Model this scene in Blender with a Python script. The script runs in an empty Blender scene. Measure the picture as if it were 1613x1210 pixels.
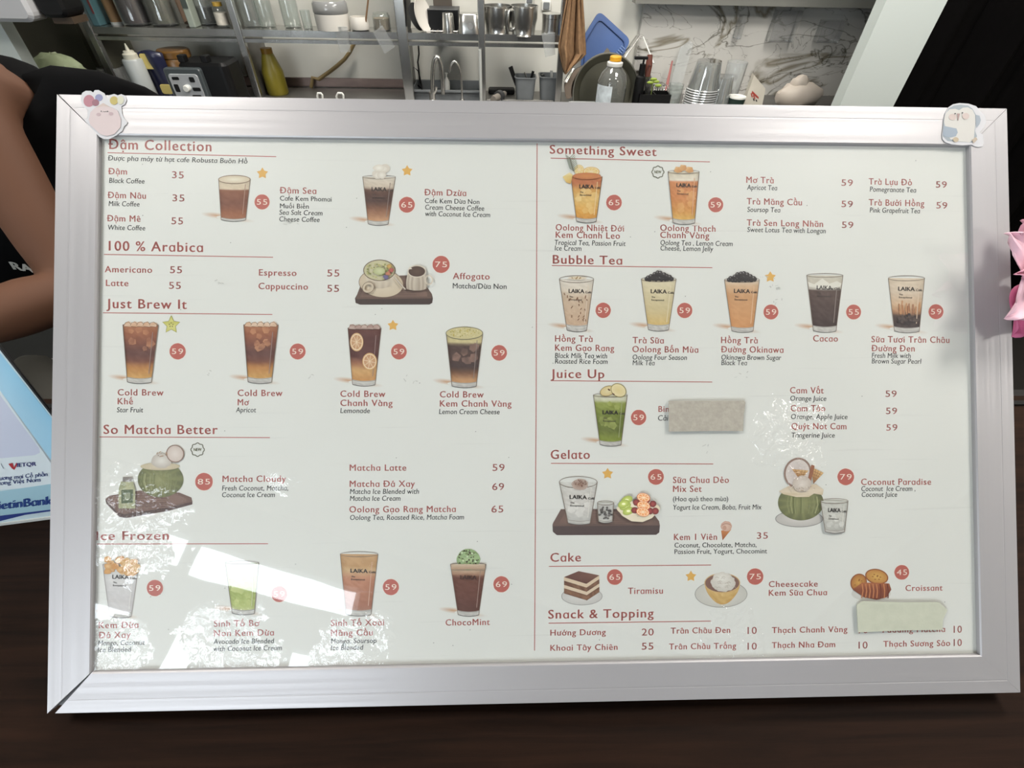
import bpy, math, random, unicodedata
from mathutils import Vector, Matrix
from mathutils.bvhtree import BVHTree
from mathutils.geometry import tessellate_polygon
random.seed(7)
SC = bpy.context.scene
COL = SC.collection

# ------------------------------------------------------------------ camera, world, lights, exposure
FPX = 750.0
CAM = Vector((0.0, 0.0, 1.55))
WC = Matrix(((0.9995813789749662, -0.002271739752906196, 0.028842780812537428),
             (-0.022240242855705986, -0.69796243415979, 0.7157889438231496),
             (0.018505091305482134, -0.7161307699716832, -0.6977207764539766)))
cd = bpy.data.cameras.new('camera')
cd.sensor_width = 36.0
cd.lens = 36.0 * FPX / 1613.0
cd.clip_start = 0.02
cam = bpy.data.objects.new('camera', cd)
COL.objects.link(cam)
rm = Matrix((WC.col[0], -WC.col[1], -WC.col[2])).transposed()
cam.matrix_world = Matrix.Translation(CAM) @ rm.to_4x4()
SC.camera = cam
SC.view_settings.view_transform = 'Standard'
SC.view_settings.look = 'None'
SC.view_settings.gamma = 1.0
SC.view_settings.use_curve_mapping = False
SC.view_settings.exposure = 0.68
SC.cycles.max_bounces = 8
SC.cycles.transparent_max_bounces = 24
SC.cycles.use_denoising = True
SC.cycles.caustics_reflective = False
SC.cycles.caustics_refractive = False

world = bpy.data.worlds.new('daylight')
SC.world = world
world.use_nodes = True
world.node_tree.nodes['Background'].inputs[0].default_value = (0.86, 0.94, 1.0, 1)
world.node_tree.nodes['Background'].inputs[1].default_value = 7.0

SY = math.radians(40)                      # yaw of the shop front behind the camera
SAX = Vector((math.cos(SY), -math.sin(SY), 0))
SN = Vector((math.sin(SY), math.cos(SY), 0))
SO = Vector((0, -4, 0))


def area_light(name, loc, rot, sx, sy, watts, colour, portal=False):
    l = bpy.data.lights.new(name, 'AREA')
    l.shape = 'RECTANGLE'
    l.size, l.size_y, l.energy, l.color = sx, sy, watts, colour
    o = bpy.data.objects.new(name, l)
    COL.objects.link(o)
    o.location, o.rotation_euler = loc, rot
    if portal:
        l.cycles.is_portal = True
    return o


# panes of the shop front: along, along, z, z
PANES = [(-3.25, -2.72, 0.35, 2.10), (-2.465, -2.02, 0.35, 2.09), (-1.895, -1.83, 0.35, 2.02), (-1.78, -1.15, 0.35, 2.06),
         (-3.25, -2.62, 2.36, 2.57), (-2.54, -1.375, 2.335, 2.555)]
for i, (a0, a1, z0, z1) in enumerate(PANES):
    p = SO + SAX * ((a0 + a1) / 2) + Vector((0, 0, (z0 + z1) / 2)) + SN * 0.03
    area_light('daylight_portal', p, (math.radians(90), 0, -SY), a1 - a0, z1 - z0, 0.0, (1, 1, 1), True)
FILL_LAMPS = [(-1.2, 0.40, 12.0), (1.3, 0.40, 14.0), (-0.25, 2.15, 26.0), (1.2, 1.4, 24.0), (3.0, -1.0, 14.0)]  # lamps added as fill for menu and kitchen, no such fixtures in view
for x, y, w in FILL_LAMPS:
    area_light('ceiling_fill_light', (x, y, 2.83), (0, 0, 0), 0.55, 0.55, w, (1.0, 0.96, 0.9))

# ------------------------------------------------------------------ pixel rays
def ray(x, y):
    return (WC @ Vector((x - 806.5, y - 605.0, FPX))).normalized()


def K(x, y, Y):                             # point on the upright plane at distance Y
    v = ray(x, y)
    return CAM + v * (Y / v.y)


def Kz(x, y, z):                            # point on the level plane at height z
    v = ray(x, y)
    return CAM + v * ((z - CAM.z) / v.z)


def mpp(x, y, Y):                           # metres per pixel there
    p = K(x, y, Y) - CAM
    return p.dot(WC.col[2]) / FPX


BETA = math.radians(45.36707896247616)
FC = Vector((0.04275359, 0.29078049, 1.24850773))
FU = Vector((1, 0, 0))
FV = Vector((0, math.sin(BETA), math.cos(BETA)))
FN = Vector((0, -math.cos(BETA), math.sin(BETA)))   # towards the viewer
FMAT = Matrix((FU, FV, FN)).transposed().to_4x4()
FMAT.translation = FC
FW, FH = 0.85, 0.530617934926618


def S(x, y, z=0.0):                         # pixel to the frame's own flat coordinates at depth z
    v = ray(x, y)
    P0 = FC + FN * z
    q = CAM + v * ((P0 - CAM).dot(FN) / v.dot(FN)) - FC
    return (q.dot(FU), q.dot(FV))


# ------------------------------------------------------------------ colour and materials
def lin(c):
    return tuple((u / 255 / 12.92) if u / 255 <= 0.04045 else ((u / 255 + 0.055) / 1.055) ** 2.4 for u in c)


def rgba(c):
    return lin(c) + (1.0,)


MATS = {}


def mat(name, colour, rough=0.5, metal=0.0, noise=0.0, scale=20.0, bump=0.0, spec=0.5, stretch=None, coat=0.0):
    if name in MATS:
        return MATS[name]
    m = bpy.data.materials.new(name)
    m.use_nodes = True
    nt = m.node_tree
    b = nt.nodes['Principled BSDF']
    b.inputs['Roughness'].default_value = rough
    b.inputs['Metallic'].default_value = metal
    b.inputs['Specular IOR Level'].default_value = spec
    b.inputs['Coat Weight'].default_value = coat
    c = rgba(colour)
    b.inputs['Base Color'].default_value = c
    if noise or bump:
        tc = nt.nodes.new('ShaderNodeTexCoord')
        mp = nt.nodes.new('ShaderNodeMapping')
        mp.inputs['Scale'].default_value = stretch or (1, 1, 1)
        tx = nt.nodes.new('ShaderNodeTexNoise')
        tx.inputs['Scale'].default_value = scale
        tx.inputs['Detail'].default_value = 5
        nt.links.new(tc.outputs['Object'], mp.inputs[0])
        nt.links.new(mp.outputs[0], tx.inputs['Vector'])
        if noise:
            r = nt.nodes.new('ShaderNodeValToRGB')
            r.color_ramp.elements[0].position, r.color_ramp.elements[1].position = 0.3, 0.7
            r.color_ramp.elements[0].color = tuple(max(0, u * (1 - noise)) for u in c[:3]) + (1,)
            r.color_ramp.elements[1].color = tuple(min(1, u * (1 + noise)) for u in c[:3]) + (1,)
            nt.links.new(tx.outputs[0], r.inputs[0])
            nt.links.new(r.outputs[0], b.inputs['Base Color'])
        if bump:
            bp = nt.nodes.new('ShaderNodeBump')
            bp.inputs['Strength'].default_value = bump
            bp.inputs['Distance'].default_value = 0.002
            nt.links.new(tx.outputs[0], bp.inputs['Height'])
            nt.links.new(bp.outputs[0], b.inputs['Normal'])
    MATS[name] = m
    return m


def schlick(nt, gloss):
    """reflectance of a thin clear sheet, the same from both faces"""
    N, L = nt.nodes.new, nt.links.new
    ge = N('ShaderNodeNewGeometry')
    d = N('ShaderNodeVectorMath')
    d.operation = 'DOT_PRODUCT'
    L(ge.outputs['Normal'], d.inputs[0])
    L(ge.outputs['Incoming'], d.inputs[1])
    prev = d.outputs['Value']
    for op, v in (('ABSOLUTE', None), ('SUBTRACT', 1.0), ('POWER', 5.0), ('MULTIPLY', 0.96 * gloss), ('ADD', 0.04 * gloss)):
        m = N('ShaderNodeMath')
        m.operation = op
        if op == 'SUBTRACT':
            m.inputs[0].default_value = 1.0
            L(prev, m.inputs[1])
        else:
            L(prev, m.inputs[0])
            if v is not None:
                m.inputs[1].default_value = v
        m.use_clamp = op == 'ADD'
        prev = m.outputs[0]
    return prev


def clear(name, tint=(1, 1, 1), gloss=1.0, rough=0.05, veil=0.0):
    """clear plastic or glass: transparency mixed with a fresnel reflection and a thin milky veil"""
    if name in MATS:
        return MATS[name]
    m = bpy.data.materials.new(name)
    m.use_nodes = True
    nt = m.node_tree
    nt.nodes.clear()
    out = nt.nodes.new('ShaderNodeOutputMaterial')
    t = nt.nodes.new('ShaderNodeBsdfTransparent')
    t.inputs[0].default_value = tuple(tint) + (1,)
    d = nt.nodes.new('ShaderNodeBsdfDiffuse')
    d.inputs[0].default_value = (0.8, 0.82, 0.82, 1)
    g = nt.nodes.new('ShaderNodeBsdfGlossy')
    g.inputs['Roughness'].default_value = rough
    m1 = nt.nodes.new('ShaderNodeMixShader')
    m1.inputs[0].default_value = veil
    m2 = nt.nodes.new('ShaderNodeMixShader')
    nt.links.new(t.outputs[0], m1.inputs[1])
    nt.links.new(d.outputs[0], m1.inputs[2])
    nt.links.new(schlick(nt, gloss), m2.inputs[0])
    nt.links.new(m1.outputs[0], m2.inputs[1])
    nt.links.new(g.outputs[0], m2.inputs[2])
    nt.links.new(m2.outputs[0], out.inputs[0])
    MATS[name] = m
    return m


def glow(name, colour, strength):
    if name in MATS:
        return MATS[name]
    m = bpy.data.materials.new(name)
    m.use_nodes = True
    b = m.node_tree.nodes['Principled BSDF']
    b.inputs['Base Color'].default_value = (0.8, 0.8, 0.8, 1)
    b.inputs['Emission Color'].default_value = tuple(colour) + (1,)
    b.inputs['Emission Strength'].default_value = strength
    MATS[name] = m
    return m


# ------------------------------------------------------------------ mesh builder
class MB:
    def __init__(self):
        self.v, self.f, self.m, self.c = [], [], [], {}

    def add(self, vs, fs, m=0):
        o = len(self.v)
        self.v += [tuple(p) for p in vs]
        for f in fs:
            self.f.append(tuple(i + o for i in f))
            self.m.append(m)

    def box(self, c, s, m=0, rot=None):
        x, y, z = s[0] / 2, s[1] / 2, s[2] / 2
        vs = [Vector(p) for p in ((-x, -y, -z), (x, -y, -z), (x, y, -z), (-x, y, -z), (-x, -y, z), (x, -y, z), (x, y, z), (-x, y, z))]
        if rot is not None:
            vs = [rot @ p for p in vs]
        vs = [p + Vector(c) for p in vs]
        self.add(vs, [(0, 3, 2, 1), (4, 5, 6, 7), (0, 1, 5, 4), (1, 2, 6, 5), (2, 3, 7, 6), (3, 0, 4, 7)], m)

    def rbox(self, c, s, r, m=0, rot=None, axis='z', seg=4):
        """box with rounded corners about one axis and a small chamfer on its ends"""
        ia, ib, ic = {'z': (0, 1, 2), 'y': (0, 2, 1), 'x': (1, 2, 0)}[axis]
        hx, hy, hz = s[ia] / 2, s[ib] / 2, s[ic] / 2
        r = min(r, hx * 0.999, hy * 0.999)
        ch = min(r * 0.4, hz * 0.5)

        def ring(inset, z):
            pts = []
            rr = max(r - inset, 1e-5)
            for k, (sx, sy) in enumerate(((1, 1), (-1, 1), (-1, -1), (1, -1))):
                for j in range(seg + 1):
                    a = math.pi / 2 * (k + j / seg)
                    p = [0, 0, 0]
                    p[ia] = sx * (hx - r) + rr * math.cos(a)
                    p[ib] = sy * (hy - r) + rr * math.sin(a)
                    p[ic] = z
                    pts.append(Vector(p))
            return pts
        rings = [ring(ch, -hz), ring(0, -hz + ch), ring(0, hz - ch), ring(ch, hz)]
        n = len(rings[0])
        vs = [p for g in rings for p in g]
        if rot is not None:
            vs = [rot @ p for p in vs]
        vs = [p + Vector(c) for p in vs]
        fs = [tuple(range(n))[::-1], tuple(range(3 * n, 4 * n))]
        for k in range(3):
            for i in range(n):
                j = (i + 1) % n
                fs.append((k * n + i, k * n + j, (k + 1) * n + j, (k + 1) * n + i))
        self.add(vs, fs, m)

    def lathe(self, prof, seg=24, c=(0, 0, 0), m=0, sq=None, rot=None):
        vs, fs = [], []
        for r, z in prof:
            for i in range(seg):
                a = 2 * math.pi * (i + 0.5) / seg
                ca, sa = math.cos(a), math.sin(a)
                if sq:
                    k = (abs(ca) ** sq + abs(sa) ** sq) ** (-1 / sq)
                    ca, sa = ca * k, sa * k
                p = Vector((r * ca, r * sa, z))
                if rot is not None:
                    p = rot @ p
                vs.append(p + Vector(c))
        for k in range(len(prof) - 1):
            for i in range(seg):
                j = (i + 1) % seg
                fs.append((k * seg + i, k * seg + j, (k + 1) * seg + j, (k + 1) * seg + i))
        if prof[0][0] > 1e-6:
            fs.append(tuple(range(seg))[::-1])
        if prof[-1][0] > 1e-6:
            o = (len(prof) - 1) * seg
            fs.append(tuple(range(o, o + seg)))
        self.add(vs, fs, m)

    def tube(self, pts, rad, seg=10, m=0, flat=1.0, cap=True):
        pts = [Vector(p) for p in pts]
        n = len(pts)
        rads = rad if isinstance(rad, (list, tuple)) else [rad] * n
        vs, fs = [], []
        up = None
        for i, p in enumerate(pts):
            t = (pts[min(i + 1, n - 1)] - pts[max(i - 1, 0)]).normalized()
            if up is None:
                up = Vector((0, 0, 1)) if abs(t.z) < 0.9 else Vector((0, 1, 0))
            a = t.cross(up).normalized()
            b = a.cross(t).normalized()
            up = b
            for k in range(seg):
                w = 2 * math.pi * k / seg
                vs.append(p + (a * math.cos(w) + b * math.sin(w) * flat) * rads[i])
        for i in range(n - 1):
            for k in range(seg):
                j = (k + 1) % seg
                fs.append((i * seg + k, i * seg + j, (i + 1) * seg + j, (i + 1) * seg + k))
        if cap:
            fs.append(tuple(range(seg))[::-1])
            fs.append(tuple(range((n - 1) * seg, n * seg)))
        self.add(vs, fs, m)

    def slab(self, poly, d, m=0):
        """polygon of 3-D points given a thickness along vector d"""
        n = len(poly)
        a = [Vector(p) for p in poly]
        b = [p + Vector(d) for p in a]
        fs = []
        tri = tessellate_polygon([a])
        for t in tri:
            fs.append(tuple(t))
            fs.append(tuple(n + i for i in reversed(t)))
        for i in range(n):
            j = (i + 1) % n
            fs.append((i, j, n + j, n + i))
        self.add(a + b, fs, m)

    def ball(self, c, r, m=0, seg=16, sc=(1, 1, 1), rough=0.0):
        vs, fs = [], []
        rg = seg // 2
        for k in range(rg + 1):
            t = math.pi * k / rg
            for i in range(seg):
                a = 2 * math.pi * i / seg
                q = 1 + (random.uniform(-rough, rough) if rough and 0 < k < rg else 0)
                vs.append(Vector((r * q * math.sin(t) * math.cos(a) * sc[0], r * q * math.sin(t) * math.sin(a) * sc[1], -r * q * math.cos(t) * sc[2])) + Vector(c))
        for k in range(rg):
            for i in range(seg):
                j = (i + 1) % seg
                fs.append((k * seg + i, k * seg + j, (k + 1) * seg + j, (k + 1) * seg + i))
        self.add(vs, fs, m)

    def grid(self, fn, nu, nv, m=0, thick=None):
        vs = [fn(i / nu, j / nv) for j in range(nv + 1) for i in range(nu + 1)]
        fs = [(j * (nu + 1) + i, j * (nu + 1) + i + 1, (j + 1) * (nu + 1) + i + 1, (j + 1) * (nu + 1) + i) for j in range(nv) for i in range(nu)]
        self.add(vs, fs, m)


def build(name, mb, mats, parent=None, loc=(0, 0, 0), smooth=False, matrix=None):
    me = bpy.data.meshes.new(name)
    me.from_pydata(mb.v, [], mb.f)
    mats = mats if isinstance(mats, (list, tuple)) else [mats]
    for m in mats:
        me.materials.append(m)
    me.polygons.foreach_set('material_index', mb.m)
    if smooth:
        me.polygons.foreach_set('use_smooth', [True] * len(me.polygons))
        try:
            me.set_sharp_from_angle(angle=math.radians(38))
        except Exception:
            pass
    me.update()
    o = bpy.data.objects.new(name, me)
    COL.objects.link(o)
    if parent is not None:
        o.parent = parent
    o.location = loc
    if matrix is not None:
        o.matrix_world = matrix
    return o


def tag(o, label, cat, group=None):
    o['label'], o['category'] = label, cat
    if group:
        o['group'] = group
    return o


def thing(name, label, cat, loc=(0, 0, 0), group=None, matrix=None):
    o = bpy.data.objects.new(name, None)
    COL.objects.link(o)
    o.empty_display_size = 0.05
    o.location = loc
    if matrix is not None:
        o.matrix_world = matrix
    return tag(o, label, cat, group)


def struct(name, mb, mats, smooth=False):
    o = build(name, mb, mats, smooth=smooth)
    o['kind'] = 'structure'
    return o


def solidify(o, t, off=0):
    s = o.modifiers.new('thickness', 'SOLIDIFY')
    s.thickness, s.offset = t, off
    return o

# ------------------------------------------------------------------ special materials
def wood_material():
    m = mat('dark_wood', (58, 38, 29), 0.65, spec=0.06)
    nt = m.node_tree
    b = nt.nodes['Principled BSDF']
    tc = nt.nodes.new('ShaderNodeTexCoord')
    mp = nt.nodes.new('ShaderNodeMapping')
    mp.inputs['Scale'].default_value = (2.0, 38, 38)
    n1 = nt.nodes.new('ShaderNodeTexNoise')
    n1.inputs['Scale'].default_value = 2.2
    n1.inputs['Detail'].default_value = 8
    n1.inputs['Roughness'].default_value = 0.65
    n1.inputs['Distortion'].default_value = 0.5
    r = nt.nodes.new('ShaderNodeValToRGB')
    e = r.color_ramp.elements
    e[0].position, e[0].color = 0.32, rgba((20, 12, 8))
    e[1].position, e[1].color = 0.72, rgba((40, 25, 17))
    nt.links.new(tc.outputs['Object'], mp.inputs[0])
    nt.links.new(mp.outputs[0], n1.inputs['Vector'])
    nt.links.new(n1.outputs[0], r.inputs[0])
    nt.links.new(r.outputs[0], b.inputs['Base Color'])
    return m


def marble_material():
    m = mat('marble', (205, 203, 196), 0.22)
    nt = m.node_tree
    b = nt.nodes['Principled BSDF']
    tc = nt.nodes.new('ShaderNodeTexCoord')
    mp = nt.nodes.new('ShaderNodeMapping')
    mp.inputs['Rotation'].default_value = (0, math.radians(40), 0)
    mp.inputs['Scale'].default_value = (1.0, 1.0, 2.1)
    nt.links.new(tc.outputs['Object'], mp.inputs[0])
    prev = None
    for sc_, width, dark, dist in ((1.9, 0.016, (138, 134, 124), 1.4), (4.2, 0.007, (166, 164, 158), 1.0), (1.1, 0.028, (150, 140, 118), 1.8)):
        n = nt.nodes.new('ShaderNodeTexNoise')
        n.inputs['Scale'].default_value = sc_
        n.inputs['Detail'].default_value = 5
        n.inputs['Distortion'].default_value = dist
        nt.links.new(mp.outputs[0], n.inputs['Vector'])
        s = nt.nodes.new('ShaderNodeMath')
        s.operation = 'SUBTRACT'
        s.inputs[1].default_value = 0.5
        a = nt.nodes.new('ShaderNodeMath')
        a.operation = 'ABSOLUTE'
        r = nt.nodes.new('ShaderNodeValToRGB')
        r.color_ramp.elements[0].position, r.color_ramp.elements[0].color = 0.0, rgba(dark)
        r.color_ramp.elements[1].position, r.color_ramp.elements[1].color = width, (1, 1, 1, 1)
        nt.links.new(n.outputs[0], s.inputs[0])
        nt.links.new(s.outputs[0], a.inputs[0])
        nt.links.new(a.outputs[0], r.inputs[0])
        mx = nt.nodes.new('ShaderNodeMix')
        mx.data_type = 'RGBA'
        mx.blend_type = 'MULTIPLY'
        mx.inputs[0].default_value = 0.85
        if prev is None:
            mx.inputs[6].default_value = rgba((207, 205, 199))
        else:
            nt.links.new(prev, mx.inputs[6])
        nt.links.new(r.outputs[0], mx.inputs[7])
        prev = mx.outputs[2]
    nt.links.new(prev, b.inputs['Base Color'])
    return m


def film_material():
    """the scratched, locally crinkled clear sheet over the menu"""
    m = bpy.data.materials.new('menu_cover_film')
    m.use_nodes = True
    nt = m.node_tree
    nt.nodes.clear()
    N, L = nt.nodes.new, nt.links.new

    def math_(op, a, b=None, clamp=False):
        n = N('ShaderNodeMath')
        n.operation, n.use_clamp = op, clamp
        for k, u in enumerate((a, b)):
            if u is None:
                continue
            if isinstance(u, (int, float)):
                n.inputs[k].default_value = u
            else:
                L(u, n.inputs[k])
        return n.outputs[0]
    out = N('ShaderNodeOutputMaterial')
    tc = N('ShaderNodeTexCoord')
    # crinkled spots: centre and reach in the sheet's own metres
    masks = None
    ragged = N('ShaderNodeTexNoise')
    ragged.inputs['Scale'].default_value = 38
    ragged.inputs['Detail'].default_value = 3
    L(tc.outputs['Object'], ragged.inputs['Vector'])
    spots = [((1243, 690), 2.6, 0.036), ((195, 825), 1.3, 0.048), ((360, 1022), 1.2, 0.04), ((170, 1030), 1.2, 0.035), ((560, 1035), 1.0, 0.035), ((1155, 1010), 1.0, 0.03), ((445, 748), 0.5, 0.016)]
    for (px, py), wt_, reach in spots:
        cx, cy = S(px, py, -0.0022)
        d = N('ShaderNodeVectorMath')
        d.operation = 'DISTANCE'
        L(tc.outputs['Object'], d.inputs[0])
        d.inputs[1].default_value = (cx, cy, 0)
        dd = math_('ADD', d.outputs['Value'], math_('MULTIPLY', math_('SUBTRACT', ragged.outputs[0], 0.5), reach * 2.2))
        k = math_('MULTIPLY', math_('SUBTRACT', 1.0, math_('DIVIDE', dd, reach), True), wt_)
        masks = k if masks is None else math_('MAXIMUM', masks, k)
    n1 = N('ShaderNodeTexNoise')
    n1.inputs['Scale'].default_value = 75
    n1.inputs['Detail'].default_value = 3
    n1.inputs['Distortion'].default_value = 1.2
    L(tc.outputs['Object'], n1.inputs['Vector'])
    n2 = N('ShaderNodeTexNoise')
    n2.inputs['Scale'].default_value = 7
    n2.inputs['Detail'].default_value = 2
    L(tc.outputs['Object'], n2.inputs['Vector'])
    h = math_('ADD', math_('MULTIPLY', n1.outputs[0], math_('POWER', masks, 0.7)), math_('MULTIPLY', n2.outputs[0], 0.10))
    bp = N('ShaderNodeBump')
    bp.inputs['Strength'].default_value = 1.0
    bp.inputs['Distance'].default_value = 0.0042
    L(h, bp.inputs['Height'])
    g = N('ShaderNodeBsdfGlossy')
    g.inputs['Roughness'].default_value = 0.02
    L(bp.outputs[0], g.inputs['Normal'])
    # fine scratches scatter a little light
    vo = N('ShaderNodeTexNoise')
    mp = N('ShaderNodeMapping')
    mp.inputs['Rotation'].default_value = (0, 0, math.radians(-28))
    mp.inputs['Scale'].default_value = (7, 330, 1)
    L(tc.outputs['Object'], mp.inputs[0])
    L(mp.outputs[0], vo.inputs['Vector'])
    vo.inputs['Scale'].default_value = 1.0
    vo.inputs['Distortion'].default_value = 0.4
    scr = N('ShaderNodeValToRGB')
    scr.color_ramp.elements[0].position, scr.color_ramp.elements[0].color = 0.66, (0, 0, 0, 1)
    scr.color_ramp.elements[1].position, scr.color_ramp.elements[1].color = 0.74, (1, 1, 1, 1)
    L(vo.outputs[0], scr.inputs[0])
    g2 = N('ShaderNodeBsdfGlossy')
    g2.inputs['Roughness'].default_value = 0.32
    t = N('ShaderNodeBsdfTransparent')
    t.inputs[0].default_value = (0.985, 0.99, 0.985, 1)
    m0 = N('ShaderNodeMixShader')
    L(math_('ADD', 0.025, math_('MULTIPLY', scr.outputs[0], 0.05)), m0.inputs[0])
    L(t.outputs[0], m0.inputs[1])
    L(g2.outputs[0], m0.inputs[2])
    m1 = N('ShaderNodeMixShader')
    L(schlick(nt, 1.9), m1.inputs[0])
    L(m0.outputs[0], m1.inputs[1])
    L(g.outputs[0], m1.inputs[2])
    L(m1.outputs[0], out.inputs[0])
    return m


def print_material():
    m = bpy.data.materials.new('printed_ink')
    m.use_nodes = True
    nt = m.node_tree
    b = nt.nodes['Principled BSDF']
    b.inputs['Roughness'].default_value = 0.55
    b.inputs['Specular IOR Level'].default_value = 0.25
    a = nt.nodes.new('ShaderNodeVertexColor')
    a.layer_name = 'ink'
    nt.links.new(a.outputs[0], b.inputs['Base Color'])
    return m


def aluminium_material(name, axis):
    m = mat(name, (170, 168, 170), 0.46, 0.3, spec=0.4)
    nt = m.node_tree
    b = nt.nodes['Principled BSDF']
    tc = nt.nodes.new('ShaderNodeTexCoord')
    mp = nt.nodes.new('ShaderNodeMapping')
    mp.inputs['Scale'].default_value = (1.5, 260, 60) if axis == 'x' else (260, 1.5, 60)
    n = nt.nodes.new('ShaderNodeTexNoise')
    n.inputs['Scale'].default_value = 1.0
    n.inputs['Detail'].default_value = 4
    nt.links.new(tc.outputs['Object'], mp.inputs[0])
    nt.links.new(mp.outputs[0], n.inputs['Vector'])
    r = nt.nodes.new('ShaderNodeValToRGB')
    r.color_ramp.elements[0].position, r.color_ramp.elements[0].color = 0.3, (0.36, 0.36, 0.36, 1)
    r.color_ramp.elements[1].position, r.color_ramp.elements[1].color = 0.7, (0.50, 0.50, 0.50, 1)
    nt.links.new(n.outputs[0], r.inputs[0])
    nt.links.new(r.outputs[0], b.inputs['Roughness'])
    bp = nt.nodes.new('ShaderNodeBump')
    bp.inputs['Strength'].default_value = 0.05
    bp.inputs['Distance'].default_value = 0.0002
    nt.links.new(n.outputs[0], bp.inputs['Height'])
    nt.links.new(bp.outputs[0], b.inputs['Normal'])
    return m


WOOD = wood_material()
MARBLE = marble_material()
ALU_X, ALU_Y = aluminium_material('brushed_aluminium_across', 'x'), aluminium_material('brushed_aluminium_upright', 'y')
INK = print_material()
STEEL = mat('stainless_steel', (190, 189, 185), 0.24, 0.95, 0.15, 14, stretch=(1, 1, 0.2))
STEEL_DULL = mat('dull_steel', (150, 148, 145), 0.42, 0.9, 0.15, 9, stretch=(0.3, 1, 3))
BLACK = mat('black_plastic', (11, 11, 12), 0.45, spec=0.3)
DARKGREY = mat('dark_grey_plastic', (52, 53, 54), 0.5)
GREY = mat('grey_plastic', (112, 116, 118), 0.5, noise=0.08)
WHITEP = mat('white_plastic', (222, 222, 216), 0.4)
CERAMIC = mat('white_ceramic', (214, 210, 202), 0.25)
GLASS = clear('clear_glass', (0.93, 0.95, 0.94), 1.6, 0.03, 0.05)
CLEARP = clear('clear_plastic', (0.95, 0.96, 0.96), 1.8, 0.08, 0.16)
CLOUDYP = clear('cloudy_plastic', (0.95, 0.95, 0.93), 1.2, 0.25, 0.5)
WALLP = mat('wall_paint', (204, 203, 194), 0.7, noise=0.03, scale=6)
WALLG = mat('wall_paint_grey', (150, 149, 140), 0.7, noise=0.05, scale=5)
WHITEPAINT = mat('white_paint', (196, 204, 200), 0.55)
TAPE = mat('masking_tape', (160, 155, 144), 0.75, noise=0.10, scale=260, bump=0.12)
PAPER_TAPE = mat('paper_tape', (180, 183, 166), 0.75, noise=0.04, scale=120, bump=0.15)

# ------------------------------------------------------------------ the room
mb = MB(); mb.box((0, 0, -0.05), (9, 14, 0.1)); struct('floor', mb, mat('floor_tile', (20, 18, 17), 0.6, noise=0.06, scale=4))
mb = MB(); mb.slab([(x, y, 2.9) for x, y in ((-3.6, 3.11), (-3.6, -4.08 + math.tan(SY) * 3.6), (3.6, -4.08 - math.tan(SY) * 3.6), (3.6, 3.11))], (0, 0, 0.1)); struct('ceiling', mb, mat('ceiling_paint', (226, 226, 222), 0.8))
mb = MB(); mb.box((0, 3.06, 1.45), (7.2, 0.1, 2.9)); struct('wall_back', mb, WALLP)
mb = MB(); mb.box((-3.55, 0, 1.45), (0.1, 6.2, 2.9)); struct('wall_left', mb, WALLP)
mb = MB(); mb.box((3.55, -1.7, 1.45), (0.1, 9.6, 2.9)); struct('wall_right', mb, mat('wall_paint_warm', (190, 176, 160), 0.7))
# shop front with its openings, built as strips round the panes
mb = MB()
frot = Matrix.Rotation(-SY, 3, 'Z')


def front(a0, a1, z0, z1):
    c = SO + SAX * ((a0 + a1) / 2) + Vector((0, 0, (z0 + z1) / 2)) - SN * 0.04
    mb.box(c, (a1 - a0, 0.08, z1 - z0), 0, frot)


def strip(z0, z1):
    row = sorted((p[0], p[1], p[2], p[3]) for p in PANES if p[2] < z1 - 1e-6 and p[3] > z0 + 1e-6)
    x = -4.6
    for a0, a1, b0, b1 in row:
        front(x, a0, z0, z1)
        if b0 > z0:
            front(a0, a1, z0, b0)
        if b1 < z1:
            front(a0, a1, b1, z1)
        x = a1
    front(x, 4.9, z0, z1)


front(-4.6, 4.9, 0, 0.35)
strip(0.35, 2.2)
front(-4.6, 4.9, 2.2, 2.3)
strip(2.3, 2.7)
front(-4.6, 4.9, 2.7, 2.9)
struct('wall_front', mb, mat('shop_front_frame', (128, 130, 132), 0.5))
for i, (x, y, w) in enumerate(FILL_LAMPS):  # unseen glowing panels added to go with the fill lights
    t = thing('ceiling_fill_lamp', 'square white ceiling panel lamp, added unseen above as fill light', 'lamp', (x, y, 2.86), 'added ceiling fill lamps')
    mb = MB(); mb.box((0, 0, 0.01), (0.6, 0.6, 0.06)); build('housing', mb, WHITEP, t)
    mb = MB(); mb.box((0, 0, -0.021), (0.55, 0.55, 0.004)); build('diffuser', mb, glow('fill_lamp_diffuser', (1, 0.96, 0.9), 4.0), t)

YF, YB = 2.72, 3.0                          # front of the steel shelf unit, wall behind it
SHZ = K(600, 51, YF).z                      # top of the upper shelf
CTZ = K(820, 152, 2.86).z                   # top of the back counter


def corner(px, py, Y):
    return K(px, py, Y).x


# white pillar at far left, marble cladding, white column, dark curtain
XPIL = corner(21, 72, 2.3)
mb = MB(); mb.box(((XPIL - 3.4) / 2, 2.3 + 0.03, 1.45), (XPIL + 3.4, 0.06, 2.9)); struct('pillar_left', mb, WHITEPAINT)
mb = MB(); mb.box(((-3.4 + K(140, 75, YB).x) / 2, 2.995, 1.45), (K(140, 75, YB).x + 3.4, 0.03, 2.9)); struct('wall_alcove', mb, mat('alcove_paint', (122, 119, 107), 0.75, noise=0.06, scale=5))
mx0 = K(1005, 70, 2.98).x
mb = MB(); mb.box(((mx0 + 3.4) / 2, 2.992, 1.45), (3.4 - mx0, 0.03, 2.9)); struct('wall_marble', mb, MARBLE)
c0, c1 = K(1361, 80, 2.2).x, K(1452, 80, 2.2).x
mb = MB(); mb.box(((c0 + c1) / 2, 2.2 + 0.03, 1.45), (c1 - c0, 0.06, 2.9)); struct('column_right', mb, WHITEPAINT)
mb = MB()
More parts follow.
